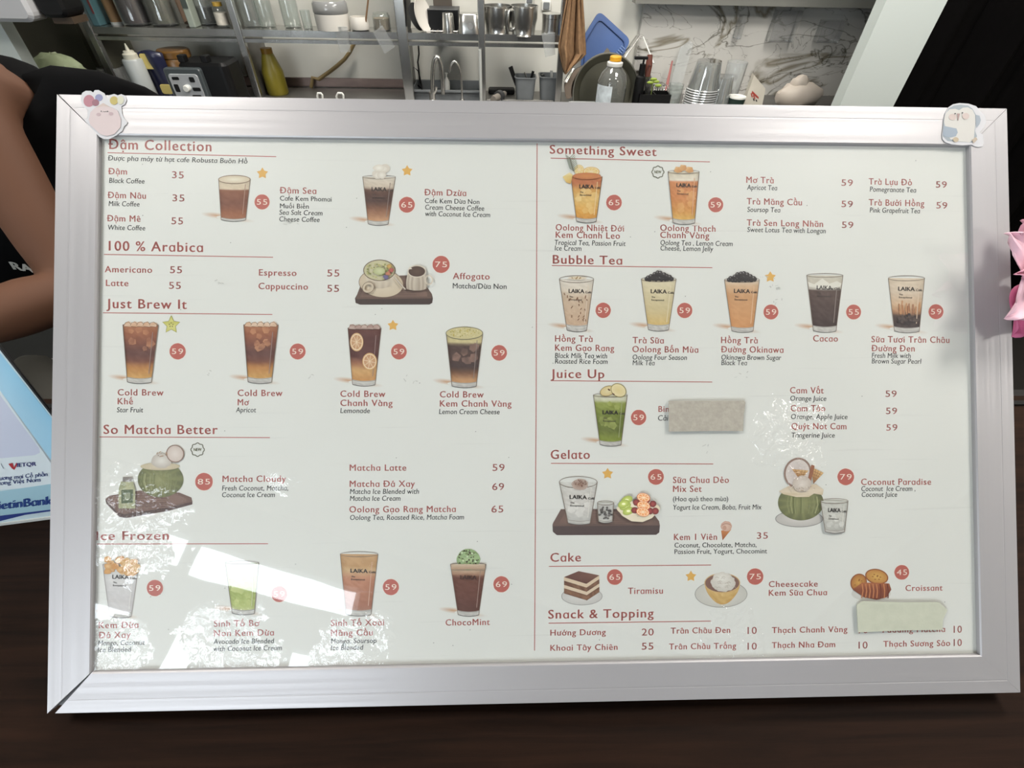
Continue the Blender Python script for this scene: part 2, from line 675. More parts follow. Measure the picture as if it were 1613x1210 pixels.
mb.grid(lambda u, v: Vector((c1 - 0.02 + u * 1.9, 2.33 + 0.035 * math.sin(u * 46) + 0.012 * math.sin(u * 117 + 1), 0.02 + 2.86 * v)), 160, 8)
cu = build('curtain', mb, mat('black_cloth', (8, 7, 7), 0.9, noise=0.3, scale=3, spec=0.05), smooth=True)
solidify(cu, 0.004)
tag(cu, 'black curtain hanging in folds beside the white column', 'curtain')
ov = MB(); ov.box(((K(1000, 8, 2.9).x + 2.2) / 2, 2.935, K(1100, 8, 2.89).z + 0.2), (2.2 - K(1000, 8, 2.9).x, 0.08, 0.4))
tag(build('wall_cabinet', ov, mat('grey_laminate', (120, 120, 114), 0.6)), 'grey cabinet mounted high over the marble splashback', 'cabinet')

# ------------------------------------------------------------------ service counter
CZ = FC.z - FV.z * FH / 2 - 0.020           # counter top
mb = MB()
mb.box((0, 0.20, CZ - 0.02), (4.4, 0.545, 0.04))
mb.box((0, 0.20, (CZ - 0.04) / 2), (4.3, 0.42, CZ - 0.04))
mb.box((0, 0.4825, CZ - 0.045), (4.4, 0.02, 0.09))
ct = build('service_counter', mb, WOOD)
tag(ct, 'dark brown wood-grain service counter under the framed menu', 'counter')
for ch in ('counter_edge',):
    mb = MB(); mb.box((0, 0.476, CZ + 0.0015), (4.4, 0.008, 0.003)); build('edge_strip', mb, BLACK, ct)

# ------------------------------------------------------------------ the framed menu
frame = thing('menu_board', 'large brushed aluminium board frame leaning back on the counter around the menu', 'menu board', matrix=FMAT)
X0, X1, Y0, Y1 = -FW / 2, FW / 2, -FH / 2, FH / 2
ix0 = (S(156, 212)[0] + S(141, 1063)[0]) / 2
ix1 = (S(1528, 230)[0] + S(1545, 1028)[0]) / 2
iy1 = (S(185, 211.6)[1] + S(1500, 229)[1]) / 2
iy0 = (S(145, 1065)[1] + S(1545, 1028)[1]) / 2
DEP = 0.020


def rail(name, outer, inner, matl, gapA=0.0, gapB=0.0):
    """mitred rail from outer edge (A,B) to inner edge (a,b): stepped profile across its width"""
    A, B = Vector(outer[0]), Vector(outer[1])
    a, b = Vector(inner[0]), Vector(inner[1])
    d = (B - A).normalized()
    A, B = A + d * gapA, B - d * gapB
    a, b = a + d * gapA * 0.15, b - d * gapB * 0.15
    prof = [(0, -DEP), (0, -0.0008), (0.015, 0), (0.325, 0), (0.335, -0.00012), (0.352, -0.00012), (0.362, 0), (0.97, 0), (1, -0.0008), (1, -DEP)]
    mbx = MB()
    vs = []
    for t, z in prof:
        for s, e in ((A, a), (B, b)):
            q = s.lerp(e, t)
            vs.append((q.x, q.y, z))
    n = len(prof)
    fs = [(2 * i, 2 * i + 1, 2 * i + 3, 2 * i + 2) for i in range(n - 1)]
    fs.append((2 * n - 2, 2 * n - 1, 1, 0))
    fs.append(tuple(range(0, 2 * n, 2))[::-1])
    fs.append(tuple(range(1, 2 * n, 2)))
    mbx.add(vs, fs)
    return build(name, mbx, matl, frame)


rail('rail', [(X0, Y1), (X1, Y1)], [(ix0, iy1), (ix1, iy1)], ALU_X, 0.0016, 0.0003)
rail('rail', [(X1, Y1), (X1, Y0)], [(ix1, iy1), (ix1, iy0)], ALU_Y, 0.0003, 0.0001)
rail('rail', [(X1, Y0), (X0, Y0)], [(ix1, iy0), (ix0, iy0)], ALU_X, 0.0001, 0.0065)
rail('rail', [(X0, Y0), (X0, Y1)], [(ix0, iy0), (ix0, iy1)], ALU_Y, 0.0, 0.0)
SHEETZ, FILMZ = -0.0042, -0.0022
mb = MB(); mb.box((0, 0, -0.0095), (FW - 0.006, FH - 0.006, 0.005)); build('backboard', mb, mat('black_backboard', (20, 20, 24), 0.4), frame)
mb = MB()
mb.grid(lambda u, v: Vector((ix0 - 0.002 + u * (ix1 - ix0 + 0.004), iy0 - 0.002 + v * (iy1 - iy0 + 0.004), 0)), 8, 6)
fo = build('clear_cover', mb, film_material(), frame, loc=(0, 0, FILMZ))
fo['label'] = 'clear scratched cover sheet, crinkled in places'
# easel leg behind the frame, foot on the counter
mb = MB()
top = FMAT.inverted() @ Vector((FC.x, 0.40, 0)); inv = FMAT.inverted()
p1 = FC + FV * 0.10 - FN * 0.024
p2 = Vector((FC.x, p1.y + 0.06, CZ + 0.002))
mb.tube([inv @ p1, inv @ p2], 0.008, 8); build('easel_leg', mb, STEEL_DULL, frame)

sheet = thing('menu_sheet', 'printed cafe drinks menu on pale paper inside the aluminium frame', 'menu', matrix=FMAT)
PAPER = mat('menu_paper', (226, 227, 222), 0.6, noise=0.012, scale=9, spec=0.2)
mb = MB()
px0, px1, py0, py1 = ix0 - 0.004, ix1 + 0.004, iy0 - 0.004, iy1 + 0.004
mb.box(((px0 + px1) / 2, (py0 + py1) / 2, SHEETZ - 0.0004), (px1 - px0, py1 - py0, 0.0008))
build('paper', mb, PAPER, sheet)

# ---- lettering
GLY = {}
MARKS = {'\u0300', '\u0301', '\u0302', '\u0303', '\u0306', '\u0309', '\u0323', '\u031b'}


def raw_glyph(ch, bold):
    c = bpy.data.curves.new('g', 'FONT')
    c.body, c.resolution_u, c.offset = ch, 3, bold
    o = bpy.data.objects.new('g', c)
    COL.objects.link(o)
    me = bpy.data.meshes.new_from_object(o)
    r = ([(v.co.x, v.co.y) for v in me.vertices], [tuple(p.vertices) for p in me.polygons])
    bpy.data.objects.remove(o)
    bpy.data.meshes.remove(me)
    bpy.data.curves.remove(c)
    return r


def right(s):
    return max(x for x, y in raw_glyph(s, 0)[0])


HW = right('H')
ADV_DOT = right('.H') - HW


def glyph(ch, bold):
    k = (ch, bold)
    if k in GLY:
        return GLY[k]
    if ch == ' ':
        GLY[k] = ([], [], 0.27)
        return GLY[k]
    src = '\u0251' if ch == 'a' else ch
    v, f = raw_glyph(src, bold)
    if ch == 'a':
        v = [(x * 0.84, y * 0.84) for x, y in v]
        adv = 0.84 * (right('\u0251H') - HW) if False else 0.49
    else:
        adv = right(src + 'H') - HW
    GLY[k] = (v, f, adv)
    return GLY[k]


def stroke2(pts, w):
    vs, fs = [], []
    n = len(pts)
    P = [Vector(p) for p in pts]
    for i in range(n):
        t = (P[min(i + 1, n - 1)] - P[max(i - 1, 0)])
        t = t.normalized() if t.length > 1e-9 else Vector((1, 0))
        nn = Vector((-t.y, t.x)) * w / 2
        vs += [tuple(P[i] + nn), tuple(P[i] - nn)]
    for i in range(n - 1):
        fs.append((2 * i, 2 * i + 1, 2 * i + 3, 2 * i + 2))
    return vs, fs


def layout(text, bold=0.0, track=0.0, shear=0.0):
    """whole string as flat outlines in em units, accents drawn over their base letters"""
    V, Fc, x = [], [], 0.0
    sw = 0.075 + 2 * bold

    def put(v, f):
        o = len(V)
        V.extend((px + shear * py, py) for px, py in v)
        Fc.extend(tuple(i + o for i in q) for q in f)
    for ch in text:
        bar = ch in 'Đđ'
        d = unicodedata.normalize('NFD', {'Đ': 'D', 'đ': 'd'}.get(ch, ch))
        base, marks = d[0], d[1:]
        if base == 'i' and any(m in MARKS and m not in '\u0323' for m in marks):
            base = 'ı'
        v, f, adv = glyph(base, 0.0)
        put([(px + x, py) for px, py in v], f)
        if bold > 0.006:
            put([(px + x + bold * 2, py + bold * 0.5) for px, py in v], f)
        xs = [px for px, py in v] or [0, adv]
        cx, top = x + (min(xs) + max(xs)) / 2, max([py for px, py in v] or [0.5])
        y = top + 0.05
        if bar:
            yb = 0.34 if ch == 'Đ' else 0.58
            xl = x + min(xs)
            put(*stroke2([(xl - 0.06, yb), (xl + 0.26, yb)] if ch == 'Đ' else [(cx, yb), (cx + 0.26, yb)], sw * 0.9))
        for m in marks:
            if m == '\u0302':
                put(*stroke2([(cx - 0.13, y + 0.01), (cx, y + 0.13), (cx + 0.13, y + 0.01)], sw * 0.9)); y += 0.17
            elif m == '\u0306':
                put(*stroke2([(cx - 0.12, y + 0.12), (cx - 0.06, y + 0.03), (cx + 0.06, y + 0.03), (cx + 0.12, y + 0.12)], sw * 0.9)); y += 0.16
            elif m == '\u0300':
                put(*stroke2([(cx - 0.10, y + 0.14), (cx + 0.05, y + 0.02)], sw)); y += 0.15
            elif m == '\u0301':
                put(*stroke2([(cx - 0.05, y + 0.02), (cx + 0.10, y + 0.14)], sw)); y += 0.15
            elif m == '\u0303':
                put(*stroke2([(cx - 0.15, y + 0.03), (cx - 0.07, y + 0.10), (cx + 0.05, y + 0.05), (cx + 0.14, y + 0.12)], sw * 0.85)); y += 0.15
            elif m == '\u0309':
                put(*stroke2([(cx - 0.07, y + 0.13), (cx + 0.04, y + 0.15), (cx + 0.07, y + 0.09), (cx, y + 0.05), (cx, y)], sw * 0.75)); y += 0.17
            elif m == '\u0323':
                put([(cx - 0.055, -0.20), (cx + 0.055, -0.20), (cx + 0.055, -0.09), (cx - 0.055, -0.09)], [(0, 1, 2, 3)])
            elif m == '\u031b':
                hx = x + max(xs)
                put(*stroke2([(hx - 0.06, top - 0.06), (hx + 0.05, top - 0.02), (hx + 0.07, top + 0.09)], sw * 0.8))
        x += adv + track
    return V, Fc


class Art:
    """flat printed artwork drawn in the picture's pixel frame, mapped onto the sheet, each stroke on its own thin layer of ink"""

    z0 = SHEETZ
    fade = 0.10

    def at(self, x, y):
        return S(x, y, SHEETZ)

    def __init__(self, base=0):
        self.v, self.f, self.c, self.z = [], [], [], self.z0 + 0.00006 + base * 0.00003

    def _add(self, pts, faces, cols):
        o = len(self.v)
        for (x, y) in pts:
            q = self.at(x, y)
            self.v.append((q[0], q[1], self.z))
        self.f += [tuple(i + o for i in f) for f in faces]
        self.c += list(cols)
        self.z += 0.00002

    def poly(self, pts, col):
        cols = col if isinstance(col[0], (tuple, list)) else [col] * len(pts)
        tri = tessellate_polygon([[Vector((x, y, 0)) for x, y in pts]])
        self._add(pts, [tuple(t) for t in tri], cols)

    def ell(self, cx, cy, rx, ry, cin, cout=None, n=28, rot=0.0, jit=0.0):
        cout = cout or cin
        pts, cols = [(cx, cy)], [cin]
        cr, sr = math.cos(rot), math.sin(rot)
        for i in range(n):
            a = 2 * math.pi * i / n
            j = 1 + random.uniform(-jit, jit)
            x, y = rx * math.cos(a) * j, ry * math.sin(a) * j
            pts.append((cx + x * cr - y * sr, cy + x * sr + y * cr))
            cols.append(cout)
        self._add(pts, [(0, 1 + i, 1 + (i + 1) % n) for i in range(n)], cols)

    def ring(self, cx, cy, rx, ry, w, col, n=36, rot=0.0, a0=0, a1=360):
        m = n if a1 - a0 >= 360 else n
        cr, sr = math.cos(rot), math.sin(rot)
        pts = []
        for i in range(m + 1):
            a = math.radians(a0 + (a1 - a0) * i / m)
            for s in (-w / 2, w / 2):
                x, y = (rx + s) * math.cos(a), (ry + s) * math.sin(a)
                pts.append((cx + x * cr - y * sr, cy + x * sr + y * cr))
        self._add(pts, [(2 * i, 2 * i + 1, 2 * i + 3, 2 * i + 2) for i in range(m)], [col] * len(pts))

    def stroke(self, pts, w, col):
        v, f = stroke2(pts, w)
        self._add(v, f, [col] * len(v))

    def mesh(self, nx, ny, fn, cf):
        pts = [fn(i / nx, j / ny) for j in range(ny + 1) for i in range(nx + 1)]
        cols = [cf(i / nx, j / ny) for j in range(ny + 1) for i in range(nx + 1)]
        self._add(pts, [(j * (nx + 1) + i, j * (nx + 1) + i + 1, (j + 1) * (nx + 1) + i + 1, (j + 1) * (nx + 1) + i) for j in range(ny) for i in range(nx)], cols)

    def text(self, s, x0, x1, yb, cap, col, slope=0.0, bold=0.0, shear=0.0, track=0.0):
        v, f = layout(s, bold, track, shear)
        mx = max(x for x, y in v)
        mn = min(x for x, y in v)
        k = (x1 - x0) / (mx - mn)
        e = cap / 0.68
        pts = []
        for x, y in v:
            X = (x - mn) * k
            pts.append((x0 + X, yb - y * e + slope * X))
        self._add(pts, f, [col] * len(pts))

    def build(self, name, parent, label=None):
        me = bpy.data.meshes.new(name)
        me.from_pydata(self.v, [], self.f)
        me.materials.append(INK)
        at = me.color_attributes.new('ink', 'FLOAT_COLOR', 'POINT')
        fl = []
        for c in self.c:
            fl += list(rgba(tuple(c[i] + (PAP[i] - c[i]) * self.fade for i in range(3))))
        at.data.foreach_set('color', fl)
        me.update()
        o = bpy.data.objects.new(name, me)
        COL.objects.link(o)
        o.parent = parent
        if label:
            o['label'] = label
        return o


RED, INKD, PRICE = (178, 90, 84), (36, 40, 43), (178, 94, 90)
PAP = (226, 227, 222)


def slope_at(y):
    return 0.0237 - (y - 245) * 5.0e-5


KIND = {'H': ('section_heading', RED, 15.8, 0.020, 0.0, 0.07), 'N': ('item_name', RED, 9.8, 0.020, 0.0, 0.06),
        'D': ('item_description', INKD, 7.8, 0.012, 0.10, 0.02), 'P': ('item_price', PRICE, 10.8, 0.008, 0.0, 0.05)}


def words(ox, oy, s, rows):
    for r in rows:
        k = r[0]
        if k in KIND:
            name, col, cap, bold, shear, track = KIND[k]
            x0, x1, y = ox + r[2] / s, ox + r[3] / s, oy + r[4] / s
            sl = slope_at(y)
            a = Art()
            if len(r) > 5:
                cap = r[5]
            if k == 'D' and len(r) > 6:
                shear = 0.0
            a.text(r[1], x0, x1, y, cap, col, sl, bold, shear, track)
            a.build(name, sheet)
        elif k == 'L':
            a = Art()
            x0, y0, x1, y1 = ox + r[1] / s, oy + r[2] / s, ox + r[3] / s, oy + r[4] / s
            a.stroke([(x0, y0), (x1, y1)], 1.3, RED)
            a.build('heading_rule', sheet)
        elif k == 'B':
            cx, cy, rr = ox + r[1] / s, oy + r[2] / s, r[3] / s
            a = Art(2)
            a.ell(cx, cy, rr + 0.7, rr + 0.7, (240, 226, 216), n=40)
            a.ell(cx, cy, rr, rr, (184, 92, 82), n=40, jit=0.012)
            w = rr * 0.70
            o = a.build('price_badge', sheet)
            b = Art(8)
            b.text(r[4], cx - w, cx + w, cy + 4.2, 8.6, (246, 228, 214), slope_at(cy), 0.004, 0.0, 0.08)
            b.build('badge_number', o)
        elif k == 'S':
            cx, cy, rr = ox + r[1] / s, oy + r[2] / s, r[3] / s
            a = Art(2)
            pts = [(cx + (rr if i % 2 == 0 else rr * 0.56) * math.sin(math.pi * i / 5), cy - (rr if i % 2 == 0 else rr * 0.56) * math.cos(math.pi * i / 5)) for i in range(10)]
            a.poly(pts, (226, 172, 84))
            a.build('printed_star', sheet)
        elif k == 'E':
            cx, cy, rr = ox + r[1] / s, oy + r[2] / s, r[3] / s
            a = Art(2)
            pts = [(cx + rr * (1 + 0.07 * math.cos(8 * t)) * math.cos(t), cy + rr * (1 + 0.07 * math.cos(8 * t)) * math.sin(t)) for t in [2 * math.pi * i / 64 for i in range(65)]]
            a.stroke(pts, 1.5, (92, 92, 72))
            a.text('NEW', cx - rr * 0.62, cx + rr * 0.62, cy + 2.2, 4.6, (92, 92, 60), 0.0, 0.03)
            a.build('new_mark', sheet)


words(140, 200, 4.4806, [
    ('H', 'Đậm Collection', 138, 866, 156), ('L', 132, 182, 1322, 210), ('D', 'Được pha máy từ hạt cafe Robusta Buôn Hồ', 135, 1120, 236, 7.8),
    ('N', 'Đậm', 137, 270, 334), ('D', 'Black Coffee', 143, 393, 395), ('P', '35', 587, 670, 362), ('N', 'Đậm Nâu', 133, 403, 502), ('D', 'Milk Coffee', 140, 358, 558),
    ('P', '35', 590, 675, 525), ('N', 'Đậm Mê', 128, 365, 666), ('D', 'White Coffee', 135, 398, 726), ('P', '55', 582, 665, 687), ('S', 1225, 328, 42), ('B', 1223, 530, 53, '55')])
words(0, 0, 1.0, [('N', 'Đậm Sea', 440.6, 498.4, 304.5), ('D', 'Cafe Kem Phomai', 441, 522.4, 316, 7.4, 1), ('D', 'Muối Biển', 441, 486.5, 328, 7.4, 1), ('D', 'Sea Salt Cream', 440, 508, 338.3), ('D', 'Cheese Coffee', 440, 503.5, 348.8)])
words(480, 200, 4.2447, [('S', 685, 294, 38), ('B', 683, 521, 53, '65'), ('N', 'Đậm Dzừa', 800, 1080, 457), ('D', 'Cafe Kem Dừa Non', 803, 1168, 509, 7.4, 1), ('D', 'Cream Cheese Coffee', 805, 1200, 553), ('D', 'with Coconut Ice Cream', 805, 1240, 596)])
words(140, 360, 4.4806, [('H', '100 % Arabica', 140, 806, 156, 15), ('L', 107, 183, 1300, 203), ('N', 'Americano', 112, 447, 309), ('P', '55', 572, 658, 315), ('N', 'Latte', 120, 280, 406), ('P', '55', 565, 650, 426),
                         ('N', 'Espresso', 1200, 1466, 332), ('N', 'Cappuccino', 1197, 1547, 428), ('H', 'Just Brew It', 123, 692, 562, 14.5), ('L', 100, 595, 1295, 607)])
words(480, 370, 4.2447, [('P', '55', 150, 232, 278), ('P', '55', 150, 230, 381), ('B', 912, 198, 57, '75'), ('N', 'Affogato', 990, 1237, 296), ('D', 'Matcha/Dừa Non', 990, 1350, 358, 8.2, 1), ('S', 590, 606, 38)])
words(140, 490, 4.4806, [('B', 627, 285, 57, '59'), ('B', 1474, 286, 56, '59'), ('N', 'Cold Brew', 203, 528, 596), ('N', 'Khế', 203, 312, 659), ('D', 'Star Fruit', 198, 383, 715),
                         ('N', 'Cold Brew', 1050, 1367, 600), ('N', 'Mơ', 1050, 1132, 666), ('D', 'Apricot', 1038, 1180, 715)])
words(480, 490, 4.2447, [('B', 630, 272, 52, '59'), ('B', 1300, 280, 52, '59'), ('N', 'Cold Brew', 238, 540, 574), ('N', 'Chanh Vàng', 238, 588, 635), ('D', 'Lemonade', 238, 436, 682),
                         ('N', 'Cold Brew', 903, 1197, 578), ('N', 'Kem Chanh Vàng', 903, 1383, 639), ('D', 'Lemon Cream Cheese', 898, 1303, 689)])
words(140, 660, 4.4806, [('H', 'So Matcha Better', 103, 910, 106, 14.2), ('L', 75, 127, 1278, 132), ('E', 768, 217, 45), ('B', 813, 443, 62, '85'), ('N', 'Matcha Cloudy', 943, 1392, 445), ('D', 'Fresh Coconut, Matcha,', 940, 1407, 506),
                         ('D', 'Coconut Ice Cream', 940, 1313, 553), ('H', 'Ice Frozen', 52, 565, 856, 13.5), ('L', 50, 883, 1265, 881)])
words(480, 680, 4.2447, [('N', 'Matcha Latte', 300, 680, 262), ('P', '59', 1255, 1337, 263), ('N', 'Matcha Đá Xay', 300, 737, 370), ('P', '69', 1253, 1333, 391), ('D', 'Matcha Ice Blended with', 302, 764, 417), ('D', 'Matcha Ice Cream', 302, 640, 463),
                         ('N', 'Oolong Gạo Rang Matcha', 298, 1010, 541), ('P', '65', 1248, 1328, 541), ('D', 'Oolong Tea, Roasted Rice, Matcha Foam', 303, 1065, 591)])
words(60, 820, 3.666, [('B', 675, 390, 47, '59'), ('N', 'Kem Dừa', 350, 580, 623), ('N', 'Đá Xay', 350, 535, 680), ('D', 'Mango, Coconut', 347, 617, 722), ('D', 'Ice Blended', 345, 538, 761), ('N', 'Sinh Tố Bơ', 1015, 1280, 614), ('N', 'Non Kem Dừa', 1015, 1362, 669),
                       ('D', 'Avocado Ice Blended', 1013, 1363, 714), ('D', 'with Coconut Ice Cream', 1013, 1408, 755), ('B', 1393, 425, 46, '59')])
words(460, 820, 4.0325, [('B', 628, 423, 51, '59'), ('B', 1330, 405, 51, '69'), ('N', 'Sinh Tố Xoài', 247, 585, 671), ('N', 'Mãng Cầu', 247, 513, 734), ('D', 'Mango, Soursop', 247, 537, 782), ('D', 'Ice Blended', 247, 453, 824), ('N', 'ChocoMint', 975, 1257, 668)])
words(840, 210, 4.744, [('H', 'Something Sweet', 122, 922, 152, 13.5), ('L', 130, 186, 1320, 214), ('E', 931, 290, 43), ('B', 603, 518, 58, '65'), ('B', 1363, 535, 56, '59'), ('N', 'Oolong Nhiệt Đới', 167, 678, 726), ('N', 'Kem Chanh Leo', 167, 648, 781),
                        ('D', 'Tropical Tea, Passion Fruit', 160, 690, 834), ('D', 'Ice Cream', 160, 360, 876), ('N', 'Oolong Thạch', 948, 1362, 729), ('N', 'Chanh Vàng', 948, 1315, 782), ('D', 'Oolong Tea , Lemon Cream', 950, 1490, 835), ('D', 'Cheese, Lemon Jelly', 950, 1345, 876)])
words(1150, 210, 4.1359, [('N', 'Mơ Trà', 105, 284, 323), ('D', 'Apricot Tea', 110, 307, 368), ('P', '59', 725, 800, 342, 10), ('N', 'Trà Lựu Đỏ', 903, 1185, 334), ('D', 'Pomegranate Tea', 910, 1212, 380), ('P', '59', 1340, 1412, 354, 10),
                          ('N', 'Trà Mãng Cầu', 108, 468, 463), ('D', 'Soursop Tea', 112, 327, 512), ('P', '59', 725, 800, 481, 10), ('N', 'Trà Bưởi Hồng', 903, 1265, 470), ('D', 'Pink Grapefruit Tea', 910, 1237, 516), ('P', '59', 1343, 1415, 490, 10),
                          ('N', 'Trà Sen Long Nhãn', 108, 606, 602), ('D', 'Sweet Lotus Tea with Longan', 112, 623, 643), ('P', '59', 728, 803, 617, 10)])
words(840, 400, 4.744, [('H', 'Bubble Tea', 145, 665, 73, 13.5), ('L', 138, 87, 1338, 103), ('B', 522, 422, 57, '59'), ('B', 1131, 423, 57, '59'), ('N', 'Hồng Trà', 162, 443, 656), ('N', 'Kem Gạo Rang', 162, 605, 724), ('D', 'Black Milk Tea with', 162, 552, 778), ('D', 'Roasted Rice Foam', 162, 555, 820),
                        ('N', 'Trà Sữa', 742, 975, 668), ('N', 'Oolong Bốn Mùa', 740, 1233, 735), ('D', 'Oolong Four Season', 742, 1148, 790), ('D', 'Milk Tea', 742, 907, 832)])
words(1120, 400, 3.8405, [('S', 358, 140, 35), ('B', 362, 352, 45, '59'), ('B', 862, 352, 45, '55'), ('B', 1360, 350, 45, '59'), ('N', 'Hồng Trà', 60, 282, 540), ('N', 'Đường Okinawa', 60, 438, 596), ('D', 'Okinawa Brown Sugar', 62, 425, 640), ('D', 'Black Tea', 62, 218, 673), ('N', 'Cacao', 617, 768, 530),
                          ('N', 'Sữa Tươi Trân Châu', 970, 1442, 535), ('N', 'Đường Đen', 970, 1232, 589), ('D', 'Fresh Milk with', 972, 1208, 629), ('D', 'Brown Sugar Pearl', 972, 1272, 663)])
words(840, 570, 4.4806, [('H', 'Juice Up', 123, 502, 114, 13.5), ('L', 122, 133, 1263, 143), ('B', 743, 393, 54, '59'), ('N', 'Bin', 883, 958, 354, 9.2), ('D', 'Cải', 880, 953, 415, 8.4)])
words(1150, 590, 4.1359, [('N', 'Cam Vắt', 390, 610, 123), ('D', 'Orange Juice', 392, 627, 171), ('P', '59', 1012, 1085, 146, 10), ('N', 'Cam Táo', 395, 620, 240), ('D', 'Orange, Apple Juice', 397, 765, 290), ('P', '59', 1015, 1088, 258, 10), ('N', 'Quýt Not Cam', 400, 758, 357), ('D', 'Tangerine Juice', 400, 682, 411),
                          ('P', '59', 1017, 1090, 366, 10), ('B', 753, 667, 54, '79'), ('N', 'Coconut Paradise', 853, 1310, 720), ('D', 'Coconut  Ice Cream ,', 855, 1207, 760), ('D', 'Coconut Juice', 857, 1088, 798)])
words(840, 700, 4.0325, [('H', 'Gelato', 110, 360, 93, 14), ('L', 112, 121, 1143, 125), ('S', 472, 187, 37), ('B', 779, 207, 50, '65'), ('N', 'Sữa Chua Dẻo', 887, 1243, 246), ('N', 'Mix Set', 887, 1070, 303), ('D', '(Hoa quả theo mùa)', 887, 1238, 362, 7.6, 1), ('D', 'Yogurt Ice Cream, Boba, Fruit Mix', 888, 1450, 416),
                         ('N', 'Kem 1 Viên', 893, 1167, 609), ('P', '35', 1420, 1490, 600, 10), ('D', 'Coconut, Chocolate, Matcha,', 897, 1418, 656, 7.4, 1), ('D', 'Passion Fruit, Yogurt, Chocomint', 897, 1485, 697, 7.4, 1), ('H', 'Cake', 108, 303, 746, 13.5)])
words(840, 860, 4.4806, [('L', 110, 145, 1255, 135), ('B', 575, 220, 55, '65'), ('N', 'Tiramisu', 668, 915, 340), ('S', 1112, 215, 40), ('H', 'Snack & Topping', 105, 850, 514, 13.5), ('L', 108, 546, 1253, 531), ('N', 'Hướng Dương', 120, 512, 634, 9.2), ('P', '20', 765, 850, 633), ('N', 'Khoai Tây Chiên', 120, 595, 741, 9.2),
                         ('P', '55', 765, 848, 733), ('N', 'Trân Châu Đen', 970, 1390, 620, 9.2), ('P', '10', 1512, 1577, 622), ('N', 'Trân Châu Trắng', 958, 1432, 732, 9.2), ('P', '10', 1512, 1577, 733)])
words(1180, 860, 3.7252, [('B', 35, 180, 48, '75'), ('N', 'Cheesecake', 115, 403, 242, 9.2), ('N', 'Kem Sữa Chua', 115, 457, 293, 9.2), ('B', 895, 155, 43, '45'), ('N', 'Croissant', 917, 1135, 265, 9.2), ('N', 'Thạch Chanh Vàng', 133, 577, 512, 9.2), ('P', '10', 643, 697, 513), ('N', 'Pudding Matcha', 783, 1150, 510, 9),
                          ('P', '10', 1200, 1248, 510), ('N', 'Thạch Nha Đam', 133, 505, 600, 9.2), ('P', '10', 642, 695, 603), ('N', 'Thạch Sương Sáo', 787, 1180, 593, 9.2), ('P', '10', 1200, 1248, 588)])
a = Art(); a.stroke([(846, 226), (844.5, 625), (842, 1025)], 1.3, RED); a.build('divider_rule', sheet)

# ---- drinks and dishes printed on the sheet
def lerp3(a, b, t):
    return tuple(a[i] + (b[i] - a[i]) * t for i in range(3))


def stops_at(st, t):
    for (t0, c0), (t1, c1) in zip(st, st[1:]):
        if t <= t1:
            return lerp3(c0, c1, 0 if t1 == t0 else max(0, (t - t0) / (t1 - t0)))
    return st[-1][1]


def smear(A, x, y, w=30, h=5, col=(196, 150, 112)):
    A.ell(x, y, w, h, col, PAP, n=24, rot=0.12)


def glass(A, xl, xr, yt, bl, br, yb, st, jit=7, ice=None, rim=3.5, shadow=True, base=0.09, logo=None, edge=(120, 104, 92)):
    if shadow:
        smear(A, bl - 8, yb - 7, 24, 5)
        smear(A, (bl + br) / 2 + 4, yb - 1, (br - bl) * 0.8, 4, (206, 180, 158))
    slant = (xr - xl) * 0.012

    def fn(u, v):
        l, r = xl + (bl - xl) * v, xr + (br - xr) * v
        return (l + (r - l) * u, yt + (yb - yt) * v + slant * (u - 0.5) + 2.5 * v * (1 - (2 * u - 1) ** 2) - 0.0)
    tone = {}

    def cf(u, v):
        c = stops_at(st, v)
        k = random.uniform(-jit, jit) - 16 * (abs(2 * u - 1) ** 6)
        return tuple(max(0, min(255, q + k)) for q in c)
    A.mesh(10, 26, fn, cf)
    if ice:
        t0, t1, col, n = ice
        for _ in range(n):
            u, v = random.uniform(0.16, 0.84), random.uniform(t0, t1)
            s = random.uniform(0.09, 0.16)
            c = fn(u, v)
            q = []
            ph = random.uniform(0, 6)
            for k in range(5):
                an = ph + 2 * math.pi * k / 5
                rr = s * (xr - xl) * random.uniform(0.7, 1.0)
                q.append((c[0] + rr * math.cos(an), c[1] + rr * math.sin(an)))
            b0 = stops_at(st, v)
            A.poly(q, [lerp3(b0, col, random.uniform(0.15, 0.75)) for _ in q])
    # thick glass base
    v0 = 1 - base
    A.mesh(8, 3, lambda u, v: fn(u, v0 + (1 - v0) * v), lambda u, v: lerp3((206, 204, 198), (150, 146, 142), random.random() * (0.25 + 0.5 * v)))
    A.stroke([fn(u / 8, 1.0) for u in range(9)], 1.1, (92, 88, 86))
    A.stroke([fn(u / 8, v0 + 0.1 * base) for u in range(9)], 0.6, (130, 120, 112))
    A.stroke([fn(0, v / 6) for v in range(7)], 0.9, edge)
    A.stroke([fn(1, v / 6) for v in range(7)], 0.9, edge)
    A.stroke([fn(0.86, 0.12 + 0.72 * v / 6) for v in range(7)], 1.1, lerp3(stops_at(st, 0.5), (255, 250, 240), 0.35))
    if rim:
        A.ring((xl + xr) / 2, yt, (xr - xl) / 2, rim, 0.9, edge)
    if logo:
        w = (xr - xl)
        lx, ly = xl + w * 0.27, logo
        A.text('LAIKA', lx, lx + w * 0.46, ly, 6.2, (46, 42, 42), 0.03, 0.03)
        A.text('Café', lx + w * 0.49, lx + w * 0.66, ly + 0.6, 3.2, (60, 54, 52), 0.03, 0.03)
        A.text('The', lx + w * 0.02, lx + w * 0.13, ly + 7.2, 2.4, (60, 54, 52), 0.03, 0.02)
        A.text('Exceptional', lx + w * 0.02, lx + w * 0.38, ly + 11.6, 2.4, (60, 54, 52), 0.03, 0.02)
    return fn


